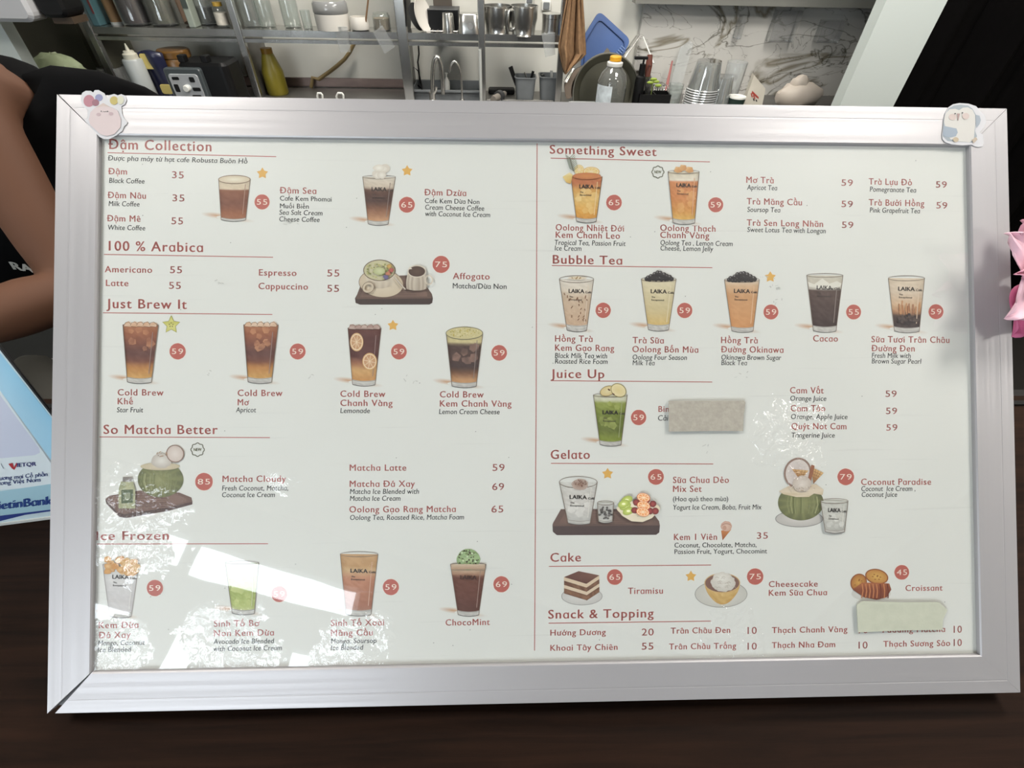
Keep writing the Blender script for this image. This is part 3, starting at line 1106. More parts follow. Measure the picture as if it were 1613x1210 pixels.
def dots(A, cx, cy, rx, ry, n, r, cols):
    for _ in range(n):
        a, q = random.uniform(0, 6.28), math.sqrt(random.random())
        x, y, rr = cx + rx * q * math.cos(a), cy + ry * q * math.sin(a), r * random.uniform(0.7, 1.15)
        A.ell(x, y, rr, rr * 0.9, random.choice(cols), n=9)


def pearls(A, cx, cy, w, h):
    rows = [(0, 9), (1, 8), (2, 6), (3, 4), (4, 2)]
    for k, n in rows:
        for i in range(n):
            x = cx + (i - (n - 1) / 2) * w / 9.2 + random.uniform(-0.8, 0.8)
            y = cy - k * h / 5.2 + random.uniform(-0.8, 0.8)
            A.ell(x, y, 3.6, 3.5, (62, 57, 58), (38, 34, 36), n=12)
            A.ell(x - 0.9, y - 1.1, 1.2, 1.0, (150, 146, 148), n=7)


def ice_top(A, xl, xr, y, col=(206, 158, 120)):
    n = 5
    for i in range(n):
        x = xl + (xr - xl) * (i + 0.5) / n
        s = (xr - xl) / n * 0.62
        A.poly([(x - s, y + 2), (x - s * 0.7, y - random.uniform(2, 5)), (x + s * 0.2, y - random.uniform(3.5, 6)), (x + s, y - random.uniform(0, 3)), (x + s * 0.8, y + 3)], [lerp3(col, (240, 226, 212), random.random() * 0.7) for _ in range(5)])
        A.stroke([(x - s, y + 1), (x - s * 0.6, y - 3.5), (x + s * 0.2, y - 4.5), (x + s, y)], 0.6, (110, 76, 58))


def citrus(A, cx, cy, rx, ry, rind=(222, 178, 126), flesh=(196, 142, 98), rot=0.0):
    A.ell(cx, cy, rx, ry, rind, rind, rot=rot)
    A.ell(cx, cy, rx * 0.88, ry * 0.88, (236, 216, 184), rot=rot)
    A.ell(cx, cy, rx * 0.78, ry * 0.78, lerp3(flesh, (255, 240, 210), 0.3), flesh, rot=rot)
    for k in range(8):
        t = math.pi * 2 * k / 8 + 0.2
        A.stroke([(cx, cy), (cx + rx * 0.78 * math.cos(t + rot), cy + ry * 0.78 * math.sin(t + rot))], 0.7, (236, 216, 184))


PAINT = []
def start():
    return Art(2)


# coffees
A = start(); fn = glass(A, 344.5, 394.5, 282.5, 348.5, 387, 346.5, [(0, (208, 190, 164)), (0.25, (214, 196, 168)), (0.27, (128, 72, 48)), (0.6, (112, 62, 44)), (0.85, (150, 88, 58)), (1, (160, 110, 84))], 8, rim=0, logo=None, base=0.06)
A.ell(369.5, 283, 25, 6.5, (232, 224, 202), (206, 188, 160)); A.ring(369.5, 283, 25, 6.5, 1.1, (120, 92, 72)); A.build('printed_drink', sheet, 'short glass of brown coffee under a cream layer')
A = start(); glass(A, 571.5, 623, 279, 580, 611.5, 353, [(0, (214, 204, 188)), (0.22, (206, 190, 170)), (0.28, (92, 62, 52)), (0.5, (72, 50, 46)), (0.68, (132, 88, 66)), (0.9, (196, 146, 108))], 8, rim=2.5, logo=301)
for i in range(9):
    A.ell(597 + random.uniform(-10, 10), 272 + random.uniform(-8, 6), 7.5, 6, (238, 233, 222), (214, 204, 190), n=16, jit=0.1)
A.ell(597, 265, 9, 5.5, (244, 240, 230), (220, 212, 198), jit=0.08); A.build('printed_drink', sheet, 'iced coffee topped with whipped cream')


def tray(A, pts, pts_front, c1=(98, 76, 68), c2=(64, 50, 48)):
    A.poly(pts_front, c2)
    A.poly(pts, c1)
    cx, cy = sum(p[0] for p in pts) / len(pts), sum(p[1] for p in pts) / len(pts)
    A.poly([(cx + (x - cx) * 0.88, cy + (y - cy) * 0.80) for x, y in pts], [lerp3(c1, (132, 104, 92), random.random() * 0.7) for _ in pts])
    for k in range(6):
        y = cy + (k - 2.5) * 3.2
        A.stroke([(cx - 38 + random.uniform(0, 9), y), (cx, y + random.uniform(-1, 1)), (cx + 38 - random.uniform(0, 9), y)], 0.5, lerp3(c1, c2, 0.7))


def z4(x, y):
    return (480 + x / 4.2447, 370 + y / 4.2447)


A = start()
tray(A, [z4(350, 400), z4(395, 282), z4(760, 268), z4(850, 395), z4(850, 425), z4(340, 430)], [z4(336, 425), z4(350, 400), z4(850, 395), z4(857, 425), z4(853, 455), z4(835, 466), z4(370, 467), z4(340, 455)])
A.ell(*z4(512, 325), 35, 22, (222, 208, 186), (204, 186, 160), rot=0.1); A.ring(*z4(512, 325), 35, 22, 0.9, (120, 100, 84), rot=0.1)
A.mesh(8, 5, lambda u, v: z4(402 + 200 * u + (20 - 40 * u) * v, 255 + 20 * (1 - (2 * u - 1) ** 2) + 85 * v), lambda u, v: lerp3((226, 214, 194), (150, 130, 110), 0.6 * v * (1 if int(u * 8) % 2 else 0.5)))
A.ell(*z4(500, 238), 24.5, 16, (214, 208, 176), (196, 190, 150)); A.ring(*z4(500, 238), 24.8, 16.2, 1.3, (104, 84, 70))
dots(A, *z4(490, 238), 19, 11.5, 60, 1.6, [(150, 152, 92), (186, 182, 120), (128, 132, 78), (210, 204, 150)])
A.ell(*z4(502, 245), 9, 6, (206, 208, 164), (180, 186, 132))
for q in ((570, 215, (214, 174, 92)), (582, 240, (192, 92, 84)), (545, 285, (106, 100, 146)), (560, 262, (206, 130, 96))):
    A.ell(*z4(q[0], q[1]), 4.5, 3.6, q[2], lerp3(q[2], (80, 60, 60), 0.3), n=10, jit=0.2)
A.ring(*z4(428, 355), 7.5, 6.5, 3.2, (206, 190, 166), rot=-0.5); A.ring(*z4(428, 355), 9.4, 8.3, 0.8, (120, 100, 84), rot=-0.5)
A.stroke([z4(600, 280), z4(640, 335), z4(676, 368)], 2.4, (170, 156, 140)); A.stroke([z4(600, 280), z4(676, 368)], 0.8, (228, 220, 206))
A.mesh(9, 6, lambda u, v: z4(695 + 112 * u - (14 if u < 0.5 else -12) * math.sin(2.2 * v) , 248 + 115 * v + 12 * v * (1 - (2 * u - 1) ** 2)), lambda u, v: lerp3((226, 216, 198), (140, 122, 106), (0.55 if int(u * 9) % 2 else 0.15) + 0.2 * v))
A.ell(*z4(752, 248), 13.5, 8.5, (92, 70, 60), (70, 52, 46)); A.ring(*z4(752, 248), 13.8, 9, 1.6, (216, 204, 186)); A.poly([z4(695, 235), z4(704, 215), z4(722, 232)], (222, 212, 196))
A.ring(*z4(832, 305), 5.5, 7, 2, (214, 202, 184)); A.build('printed_dish', sheet, 'coffee bowl on a saucer and a small milk jug on a dark wooden tray')

# cold brews
CB = [(0, (170, 112, 78)), (0.15, (150, 88, 62)), (0.32, (120, 70, 56)), (0.48, (92, 58, 54)), (0.62, (112, 66, 54)), (0.72, (182, 122, 66)), (0.93, (208, 160, 92))]
for xl, xr, yt, bl, br, yb in ((194, 250, 512, 201, 239, 602), (384, 438.6, 512, 391, 428, 602)):
    A = start(); glass(A, xl, xr, yt, bl, br, yb, CB, 8, (0.05, 0.4, (206, 146, 104), 9), rim=2.4)
    ice_top(A, xl + 3, xr - 3, yt); A.build('printed_drink', sheet, 'tall iced coffee shading from brown to amber')
A = start(); fn = glass(A, 548, 600.6, 517, 555.5, 591, 606, [(0, (104, 62, 56)), (0.15, (86, 52, 50)), (0.5, (88, 52, 50)), (0.6, (150, 96, 72)), (0.72, (206, 160, 104)), (0.93, (196, 138, 80))], 8, None, rim=2)
citrus(A, 562, 539, 10.5, 14.5); citrus(A, 582.5, 569.5, 11.5, 13.5, (220, 172, 112)); ice_top(A, 551, 598, 516, (150, 112, 104)); A.build('printed_drink', sheet, 'dark iced coffee with two orange slices')
A = start(); glass(A, 703, 760.5, 526, 712, 750, 608.5, [(0, (204, 190, 138)), (0.18, (206, 192, 142)), (0.2, (74, 56, 52)), (0.45, (78, 58, 54)), (0.62, (60, 46, 46)), (0.72, (112, 76, 58)), (0.86, (190, 140, 96))], 8, (0.24, 0.5, (170, 132, 116), 8), rim=0)
A.ell(731.5, 525, 28.5, 9.5, (218, 206, 152), (206, 194, 142)); A.ring(731.5, 525, 28.8, 9.8, 1.1, (116, 110, 88)); dots(A, 731.5, 524.5, 24, 7, 60, 1.0, [(168, 156, 78), (196, 178, 88), (226, 216, 170)]); A.build('printed_drink', sheet, 'dark iced coffee under a flecked yellow foam')
A = Art(2)
cx, cy = 140 + 582 / 4.4806, 490 + 98 / 4.4806
pts = [(cx + (14.5 if i % 2 == 0 else 7) * math.sin(math.pi * i / 5), cy - (14.5 if i % 2 == 0 else 7) * math.cos(math.pi * i / 5)) for i in range(10)]
A.poly(pts, [(196, 192, 92) if i % 2 == 0 else (212, 208, 124) for i in range(10)]); A.stroke(pts + pts[:1], 1.0, (150, 148, 72))
for i in range(5):
    A.ell(cx + 3 * math.sin(i * 1.257), cy - 3 * math.cos(i * 1.257), 1.0, 1.0, (104, 100, 50), n=7)
A.build('printed_fruit', sheet, 'slice of star fruit')


def z7(x, y):
    return (140 + x / 4.4806, 660 + y / 4.4806)


def coconut(A, cx, cy, rx, ry, cut=0.62):
    pts, cols = [(cx, cy)], [(146, 148, 100)]
    n = 40
    for i in range(n):
        a = 2 * math.pi * i / n
        x, y = math.cos(a), math.sin(a)
        if y < -cut:
            y = -cut
        pts.append((cx + rx * x, cy + ry * y))
        cols.append((96, 100, 68) if i % 3 else (116, 120, 78))
    A._add(pts, [(0, 1 + i, 1 + (i + 1) % n) for i in range(n)], cols)
    for i in range(14):
        a = random.uniform(-0.8, 0.8)
        A.stroke([(cx + rx * a, cy - ry * 0.35), (cx + rx * a * 1.08, cy + ry * 0.1), (cx + rx * a * 0.9, cy + ry * 0.6)], random.uniform(0.8, 2.2), lerp3((100, 106, 66), (168, 170, 122), random.random()))


A = start()
tray(A, [z7(118, 565), z7(150, 540), z7(360, 505), z7(640, 520), z7(725, 555), z7(730, 585), z7(560, 625), z7(250, 672), z7(205, 660)], [z7(116, 565), z7(205, 660), z7(250, 672), z7(560, 625), z7(731, 575), z7(731, 603), z7(560, 650), z7(262, 700), z7(215, 690), z7(125, 600)], (110, 84, 76), (80, 60, 56))
coconut(A, *z7(507, 428), 36, 28, 0.78)
A.ell(*z7(505, 335), 31, 6, (214, 200, 178), (196, 182, 150)); A.ell(*z7(515, 295), 16, 12, (226, 222, 214), (190, 180, 170), jit=0.05); A.ell(*z7(612, 245), 13, 13, (226, 214, 206), (206, 190, 180), rot=0.6); A.ring(*z7(612, 245), 13.5, 13, 1.6, (140, 112, 100), rot=0.6)
for i in range(12):
    x, y = random.uniform(480, 550), random.uniform(228, 265); A.stroke([z7(x, y), z7(x + random.uniform(-18, 18), y + random.uniform(-14, 14))], 1.0, random.choice([(150, 112, 84), (188, 150, 116), (120, 92, 72)]))
A.mesh(6, 8, lambda u, v: z7(215 + 118 * u + (10 - 20 * u) * max(0, 0.3 - v) * 6, 440 + 190 * v), lambda u, v: lerp3((176, 176, 138), (126, 132, 96), random.random() * 0.6)); A.poly([z7(246, 408), z7(308, 408), z7(310, 442), z7(244, 442)], (128, 120, 114)); A.poly([z7(235, 500), z7(318, 496), z7(316, 590), z7(235, 596)], (84, 96, 70)); A.poly([z7(250, 520), z7(300, 520), z7(298, 560), z7(262, 575)], (130, 138, 110))
A.build('printed_dish', sheet, 'green coconut with ice cream and a small bottle on a wooden tray')

# ice blended
A = start(); glass(A, 162, 219, 889, 173, 207, 971, [(0, (206, 204, 202)), (0.3, (214, 212, 210)), (0.6, (204, 200, 200)), (1, (196, 190, 188))], 4, rim=2, logo=911.5, edge=(160, 150, 146))
for i in range(26):
    x, y = random.uniform(168, 217), random.uniform(880, 903); A.ell(x, y, 6, 5, random.choice([(216, 160, 88), (204, 136, 66), (226, 184, 126)]), random.choice([(206, 146, 76), (224, 188, 136)]), n=8, jit=0.2)
A.build('printed_drink', sheet, 'white blended drink topped with orange mango')
A = start(); glass(A, 355, 408, 886, 366, 401, 966, [(0, (200, 206, 178)), (0.4, (184, 196, 130)), (0.6, (156, 172, 82)), (0.85, (176, 188, 104)), (1, (190, 190, 160))], 10, (0.4, 0.8, (204, 212, 130), 8), rim=2.5); A.build('printed_drink', sheet, 'green blended drink in a glass')
A = start(); glass(A, 536, 595.5, 873, 545, 584.5, 968, [(0, (198, 156, 110)), (0.2, (190, 146, 98)), (0.26, (206, 170, 124)), (0.4, (186, 124, 92)), (0.85, (158, 98, 74)), (1, (170, 140, 120))], 7, rim=4, logo=902); A.build('printed_drink', sheet, 'orange brown blended drink in a glass')
A = start(); glass(A, 709.5, 765.5, 889, 721.5, 754, 968.5, [(0, (206, 190, 172)), (0.13, (190, 160, 132)), (0.2, (170, 128, 104)), (0.24, (104, 62, 50)), (0.6, (96, 56, 46)), (0.86, (84, 48, 40))], 7, rim=2.6, logo=None)
A.ell(738, 881, 18.5, 16.5, (182, 206, 152), (150, 178, 124), jit=0.03); dots(A, 738, 880, 16, 14, 34, 1.3, [(62, 54, 44), (84, 72, 56)]); dots(A, 738, 878, 15, 12, 22, 2, [(206, 224, 182), (164, 192, 136)])
A.mesh(8, 2, lambda u, v: (711 + 53 * u, 888 + 8 * v), lambda u, v: lerp3((206, 184, 158), (180, 146, 118), v)); A.text('LAIKA', 725, 751, 911.5, 6.2, (58, 34, 30), 0.03, 0.03); A.build('printed_drink', sheet, 'chocolate drink under a scoop of green mint ice cream')

# something sweet
A = start(); glass(A, 899, 948.6, 278, 908, 939, 349, [(0, (196, 118, 72)), (0.14, (186, 106, 70)), (0.3, (214, 158, 84)), (0.5, (226, 186, 110)), (0.8, (220, 156, 66)), (0.9, (206, 142, 62))], 9, (0.3, 0.75, (240, 214, 150), 10), rim=0, logo=297)
A.poly([(886, 279), (897, 272), (902, 276), (899, 290), (892, 288)], [(228, 204, 138), (238, 222, 176), (226, 196, 120), (206, 150, 74), (214, 176, 96)]); citrus(A, 912, 268, 7.5, 8, (226, 196, 112), (226, 198, 120), 0.4); citrus(A, 931, 271, 13, 7.5, (222, 178, 92), (228, 196, 112)); A.ell(924, 278, 22, 5, (206, 132, 72), (190, 112, 70))
for k in range(9):
    t = k / 8; x, y = 903 - 6 * t, 270 - 20 * t; A.stroke([(x, y), (x - 7, y - 5)], 0.8, (86, 98, 76)); A.stroke([(x, y), (x + 7, y - 7)], 0.8, (110, 120, 96))
A.stroke([(903, 271), (897, 249)], 1.2, (96, 92, 72)); A.build('printed_drink', sheet, 'amber iced tea with orange slices and a rosemary sprig')
A = start(); glass(A, 1052, 1101, 271, 1060, 1094, 351.5, [(0, (214, 202, 178)), (0.16, (224, 216, 198)), (0.19, (206, 132, 84)), (0.5, (204, 128, 74)), (0.75, (206, 140, 66)), (0.93, (222, 178, 92))], 9, (0.35, 0.8, (226, 172, 108), 10), rim=3, logo=295)
for x, y in ((1067, 266), (1075, 263), (1085, 266)):
    A.poly([(x - 6, y + 4), (x - 3, y - 3), (x + 5, y - 2), (x + 7, y + 5), (x, y + 7)], [(214, 162, 104), (230, 190, 140), (206, 150, 92), (196, 132, 78), (210, 158, 100)])
A.build('printed_drink', sheet, 'orange iced tea with a white foam layer')

# bubble teas
A = start(); fn = glass(A, 881, 935, 440, 893, 924, 520.5, [(0, (222, 214, 202)), (0.2, (220, 208, 190)), (0.35, (206, 182, 156)), (0.87, (200, 168, 140))], 6, rim=5.5, logo=461.5, base=0.12)
for i in range(22):
    c = fn(random.uniform(0.1, 0.9), random.uniform(0.25, 0.85)); A.stroke([c, (c[0] + random.uniform(-2, 3), c[1] - random.uniform(2, 5))], 1.3, (134, 98, 74))
A.ell(909, 438.5, 15, 3, (206, 184, 146), (224, 214, 198)); dots(A, 909, 438.5, 12, 2, 20, 1.0, [(176, 142, 98), (230, 218, 190)]); A.build('printed_drink', sheet, 'milk tea with roasted rice foam')
A = start(); glass(A, 1010, 1065, 440, 1021, 1053, 519.5, [(0, (220, 208, 176)), (0.3, (214, 200, 160)), (0.6, (206, 188, 142)), (0.88, (212, 180, 112))], 5, rim=4, logo=462, base=0.12); pearls(A, 1037.5, 440, 44, 13); A.build('printed_drink', sheet, 'pale yellow milk tea heaped with black pearls')
A = start(); glass(A, 1141, 1196, 441, 1152.5, 1186, 521.5, [(0, (226, 212, 196)), (0.1, (214, 178, 142)), (0.3, (204, 152, 106)), (0.89, (206, 144, 92))], 5, rim=4, logo=461.5, base=0.09); pearls(A, 1168.5, 441, 46, 13); A.build('printed_drink', sheet, 'orange milk tea heaped with black pearls')
A = start(); glass(A, 1270.5, 1327.5, 434, 1281, 1316.6, 521.5, [(0, (206, 200, 184)), (0.14, (196, 188, 172)), (0.24, (206, 200, 188)), (0.26, (84, 66, 62)), (0.6, (70, 54, 52)), (0.88, (58, 44, 44))], 9, rim=3, logo=456, base=0.1)
A.poly([(1272, 444), (1282, 448), (1295, 439), (1306, 447), (1318, 443), (1325, 447), (1323, 452), (1300, 456), (1274, 452)], (224, 220, 208)); A.text('LAIKA', 1286, 1310, 456, 6.2, (46, 42, 42), 0.03, 0.03); A.build('printed_drink', sheet, 'dark cocoa in a glass under white cream')
A = start(); fn = glass(A, 1399, 1456, 438.5, 1408.5, 1447.6, 522, [(0, (214, 196, 172)), (0.25, (212, 194, 172)), (0.5, (206, 172, 138)), (0.64, (176, 126, 92)), (0.7, (64, 48, 46)), (0.9, (52, 40, 42))], 8, rim=4, logo=458, base=0.09)
for i in range(16):
    u = random.uniform(0.08, 0.92); v = random.uniform(0.4, 0.55); A.stroke([fn(u, v), fn(u + random.uniform(-0.05, 0.05), v + random.uniform(0.08, 0.2))], 1.6, random.choice([(176, 114, 72), (196, 140, 96), (150, 92, 60)]))
dots(A, 1428, 503, 17, 8, 30, 2.6, [(42, 34, 36), (74, 60, 58)]); A.build('printed_drink', sheet, 'fresh milk streaked with brown sugar over dark pearls')

# juice
A = start(); glass(A, 934.5, 988, 622.5, 945, 978, 700.5, [(0, (206, 206, 178)), (0.1, (210, 210, 186)), (0.16, (140, 150, 70)), (0.4, (112, 126, 52)), (0.7, (96, 106, 48)), (0.88, (128, 142, 56))], 10, (0.16, 0.6, (176, 184, 104), 9), rim=3, logo=652.5)
A.ell(957, 616, 12, 7.5, (226, 212, 166), (214, 190, 130), rot=-0.3); A.ring(957, 616, 12, 7.5, 1, (150, 130, 84), rot=-0.3); A.ell(974, 615, 12, 9.5, (224, 204, 140), (230, 214, 166), rot=0.5); A.ring(974, 615, 12.3, 9.8, 1.2, (150, 138, 84), rot=0.5)
for x, y in ((959, 614), (966, 621)):
    A.ell(x, y, 2.4, 1.2, (96, 62, 44), rot=0.6, n=9)
A.build('printed_drink', sheet, 'green juice topped with two apple slices')


def z17(x, y):
    return (840 + x / 4.0325, 700 + y / 4.0325)


A = start()
tray(A, [z17(125, 500), z17(175, 412), z17(740, 410), z17(800, 490), z17(800, 515), z17(125, 520)], [z17(122, 510), z17(130, 490), z17(798, 485), z17(804, 515), z17(800, 560), z17(780, 575), z17(150, 577), z17(124, 555)], (104, 82, 76), (76, 62, 62))
glass(A, *[z17(165, 0)[0], z17(405, 0)[0], z17(0, 240)[1], z17(220, 0)[0], z17(360, 0)[0], z17(0, 500)[1]], [(0, (214, 214, 208)), (0.3, (206, 202, 196)), (0.6, (212, 208, 202)), (1, (186, 186, 182))], 7, (0.3, 0.75, (236, 234, 228), 7), rim=9, shadow=False, logo=z17(0, 346)[1])
A.ell(*z17(295, 255), 13, 9, (150, 116, 100), (188, 168, 156), jit=0.04); dots(A, *z17(295, 250), 11, 6.5, 30, 0.9, [(112, 72, 58), (136, 98, 84)])
glass(A, z17(405, 0)[0], z17(508, 0)[0], z17(0, 370)[1], z17(412, 0)[0], z17(500, 0)[0], z17(0, 488)[1], [(0, (206, 206, 200)), (0.2, (190, 188, 184)), (1, (206, 204, 198))], 6, rim=3.5, shadow=False)
dots(A, *z17(457, 435), 10, 11, 30, 1.9, [(70, 66, 66), (96, 92, 90)])
A.poly([z17(525, 400), z17(560, 450), z17(620, 485), z17(690, 490), z17(750, 465), z17(803, 405), z17(780, 425), z17(660, 455), z17(560, 425)], (206, 196, 172)); A.ell(*z17(664, 405), 34, 12, (222, 214, 194), (206, 194, 168))
for x, y in ((590, 350), (580, 390), (600, 420), (570, 375)):
    A.ell(*z17(x, y), 9.5, 6, (196, 208, 110), (140, 156, 70), rot=-0.4, n=18); A.ell(*z17(x, y), 3, 1.8, (226, 230, 180), n=10)
for x, y in ((650, 365), (640, 415), (735, 420), (755, 375), (700, 395), (715, 350), (770, 420)):
    A.ell(*z17(x, y), 5.5, 5.2, (150, 66, 62), (96, 42, 44), n=14, jit=0.08)
for x, y in ((695, 335), (695, 385), (690, 425)):
    citrus(A, *z17(x, y), 10.5, 7, (206, 110, 60), (218, 138, 78), 0.2)
A.build('printed_dish', sheet, 'yogurt glass, boba cup and fruit bowl on a wooden tray')
A = start(); A.poly([z17(1193, 548), z17(1258, 540), z17(1202, 610)], [(196, 120, 70), (206, 138, 84), (156, 84, 50)]); A.ell(*z17(1226, 520), 8.8, 8, (222, 190, 172), (206, 164, 146), jit=0.05); A.ell(*z17(1215, 530), 3, 3.5, (196, 150, 130)); A.ring(*z17(1226, 520), 7, 4, 0.8, (150, 100, 86), a0=200, a1=340); A.build('printed_dessert', sheet, 'small ice cream cone')


def z16(x, y):
    return (1150 + x / 4.1359, 590 + y / 4.1359)


A = start()
A.ell(*z16(450, 940), 37, 12.5, (214, 210, 204), (188, 184, 180)); A.ring(*z16(450, 940), 37.3, 12.8, 1.0, (130, 128, 126))
coconut(A, *z16(460, 835), 36, 28, 0.7)
A.poly([z16(316, 760), z16(400, 715), z16(560, 715), z16(608, 750), z16(600, 785), z16(545, 775), z16(510, 798), z16(430, 798), z16(345, 780)], [(222, 206, 182), (206, 186, 160), (210, 190, 164), (222, 206, 182), (206, 186, 150), (222, 206, 182), (206, 186, 150), (222, 206, 182), (206, 186, 150)])
A.ell(*z16(438, 640), 20, 22.5, (198, 184, 180), (216, 206, 200), rot=0.3); A.ring(*z16(438, 640), 20, 22.5, 3.0, (146, 118, 106), rot=0.3)
for (p, q, r) in (((400, 615), (510, 625), (455, 690)), ((520, 600), (607, 640), (540, 710))):
    A.poly([z16(*p), z16(*q), z16(*r)], [(206, 158, 104), (222, 184, 126), (176, 124, 80)])
    for k in range(4):
        t = (k + 1) / 5; A.stroke([z16(*lerp3(p + (0,), r + (0,), t)[:2]), z16(*lerp3(q + (0,), r + (0,), t)[:2])], 0.7, (140, 92, 58)); A.stroke([z16(*lerp3(p + (0,), q + (0,), t)[:2]), z16(*r)], 0.6, (140, 92, 58))
A.stroke([z16(537, 590), z16(512, 690)], 5.5, (150, 92, 66))
A.ell(*z16(465, 712), 14.5, 13, (226, 216, 206), (196, 182, 170), jit=0.04)
for i in range(26):
    x, y = random.uniform(375, 555), random.uniform(725, 755); A.stroke([z16(x, y), z16(x + random.uniform(-22, 22), y + random.uniform(-12, 12))], 0.8, random.choice([(214, 198, 178), (176, 154, 130), (232, 222, 206)]))
glass(A, z16(582, 0)[0], z16(760, 0)[0], z16(0, 822)[1], z16(612, 0)[0], z16(737, 0)[0], z16(0, 1022)[1], [(0, (200, 200, 192)), (0.5, (206, 204, 196)), (1, (176, 176, 170))], 8, (0.4, 0.85, (230, 230, 224), 6), rim=4, shadow=False, logo=z16(0, 893)[1])
A.build('printed_dish', sheet, 'green coconut with ice cream on a plate and a small glass')


def z18(x, y):
    return (840 + x / 4.4806, 860 + y / 4.4806)


A = start()
A.ell(*z18(343, 355), 32, 13.5, (222, 220, 214), (200, 198, 194)); A.ring(*z18(343, 355), 32, 13.8, 0.9, (160, 158, 154))
A.poly([z18(217, 220), z18(320, 178), z18(466, 208), z18(375, 268)], [(96, 62, 56), (108, 72, 64), (120, 82, 72), (92, 58, 52)])
for k, (c, h0, h1) in enumerate((((222, 200, 172), 0, 0.22), ((92, 60, 50), 0.22, 0.48), ((224, 204, 178), 0.48, 0.68), ((98, 64, 52), 0.68, 1.0))):
    for (p, q, d) in (((217, 220), (375, 268), 115), ((375, 268), (466, 208), 118)):
        A.mesh(8, 2, lambda u, v, p=p, q=q, d=d: z18(p[0] + (q[0] - p[0]) * u, p[1] + (q[1] - p[1]) * u + d * (h0 + (h1 - h0) * v)), lambda u, v, c=c, k=k: lerp3(c, (176, 132, 98) if k % 2 else (206, 182, 152), random.random() * (0.6 if k % 2 else 0.3)))
A.build('printed_dessert', sheet, 'layered square of tiramisu on a glass plate')
A = start()
A.ell(*z18(1325, 340), 41, 20.5, (218, 216, 208), (198, 196, 188)); A.ring(*z18(1325, 340), 41, 20.7, 1.0, (150, 148, 142))
A.mesh(12, 6, lambda u, v: z18(1210 + 248 * u + (22 - 44 * u) * v * v, 262 + 55 * (1 - (2 * u - 1) ** 2) + 75 * v + 22 * v * (1 - (2 * u - 1) ** 2)), lambda u, v: lerp3((222, 190, 126), (186, 140, 72), random.random() * 0.5 + 0.35 * v)); A.ell(*z18(1333, 262), 27.5, 15, (108, 74, 68), (126, 92, 82)); A.ring(*z18(1333, 262), 27.5, 15, 1.4, (206, 170, 116))
A.ell(*z18(1340, 258), 19, 15, (232, 229, 220), (206, 200, 190), jit=0.07); A.ell(*z18(1330, 228), 14, 9.5, (238, 236, 228), (218, 212, 202), jit=0.08)
for i in range(16):
    x, y = random.uniform(1270, 1405), random.uniform(215, 310); A.stroke([z18(x, y), z18(x + 14, y - 7), z18(x + 26, y + 2)], 0.7, (190, 182, 170))
A.build('printed_dessert', sheet, 'cheesecake tart under a scoop of white cream on a plate')


def z19(x, y):
    return (1180 + x / 3.7252, 860 + y / 3.7252)


A = start()
A.ell(*z19(715, 280), 31, 12, (222, 220, 214), (206, 204, 198))
A.ell(*z19(642, 215), 12, 13.5, (214, 162, 82), (170, 106, 56), rot=0.4); A.ring(*z19(642, 215), 12, 13.5, 1.6, (140, 76, 48), rot=0.4); A.ell(*z19(748, 180), 17.5, 10.5, (218, 172, 92), (188, 128, 66), rot=0.2); A.ring(*z19(748, 180), 17.5, 11, 1.8, (150, 84, 50), rot=0.2)
for i in range(14):
    x, y = random.choice([(642, 215), (748, 180)]); A.ell(*z19(x + random.uniform(-26, 26), y + random.uniform(-20, 20)), 1.6, 0.9, (160, 104, 54), n=7)
A.poly([z19(605, 255), z19(660, 215), z19(740, 215), z19(820, 220), z19(832, 255), z19(805, 300), z19(745, 315), z19(670, 300)], [(132, 70, 50), (176, 104, 68), (186, 112, 72), (160, 88, 58), (130, 66, 48), (120, 60, 44), (112, 56, 42), (120, 62, 46)])
for k in range(8):
    x = 660 + k * 21; A.stroke([z19(x, 222), z19(x + 6, 262), z19(x - 2 + k, 305)], 1.7, random.choice([(196, 124, 80), (104, 50, 40)]))
A.build('printed_dessert', sheet, 'cut croissant on a white plate')
a = Art(1)
for (x, y, w, h) in ((1208, 432, 14, 5), (1218, 456, 10, 7), (1224, 478, 8, 9), (1226, 452, 13, 4), (1105, 710, 20, 8), (455, 355, 14, 6), (345, 444, 9, 4), (330, 585, 7, 5), (1168, 596, 9, 9), (648, 600, 10, 8), (495, 590, 8, 5)):
    for _ in range(4):
        qx, qy = x + random.uniform(-w, w), y + random.uniform(-h, h)
        a.stroke([(qx, qy), (qx + random.uniform(-w, w) * 0.5, qy + random.uniform(-h, h) * 0.6)], random.uniform(0.5, 1.4), (192, 193, 188))
for _ in range(46):
    x, y = random.uniform(170, 1505), random.uniform(240, 1020); a.ell(x, y, 0.8, 0.7, (110, 110, 104), n=6)
so = a.build('stain', sheet); so['kind'] = 'stuff'

# ---- two strips of tape and two stickers
def onframe(pts, z):
    return [Vector(S(x, y, z) + (z,)) for x, y in pts]


def stick(name, pts, z, t, m, label, cat, parent=None):
    mbx = MB()
    mbx.slab(onframe(pts, z), (0, 0, t))
    o = build(name, mbx, m, parent, matrix=FMAT if parent is None else None)
    if parent is None:
        tag(o, label, cat)
    return o


stick('tape_strip', [(1053, 632), (1171, 631), (1174, 634), (1171, 656), (1170, 679), (1120, 679), (1053.5, 680)], FILMZ + 0.0003, 0.0003, TAPE, 'beige strip of masking tape stuck over the juice section of the menu', 'tape')
stick('tape_strip', [(1349, 953), (1358, 947), (1420, 949), (1478, 948.5), (1492, 961), (1485, 976), (1484, 992), (1420, 993), (1351.5, 996)], FILMZ + 0.0003, 0.0003, PAPER_TAPE, 'pale torn strip of paper tape below the printed croissant', 'tape')


def z20(x, y):
    return (80 + x / 8.961, 140 + y / 8.961)


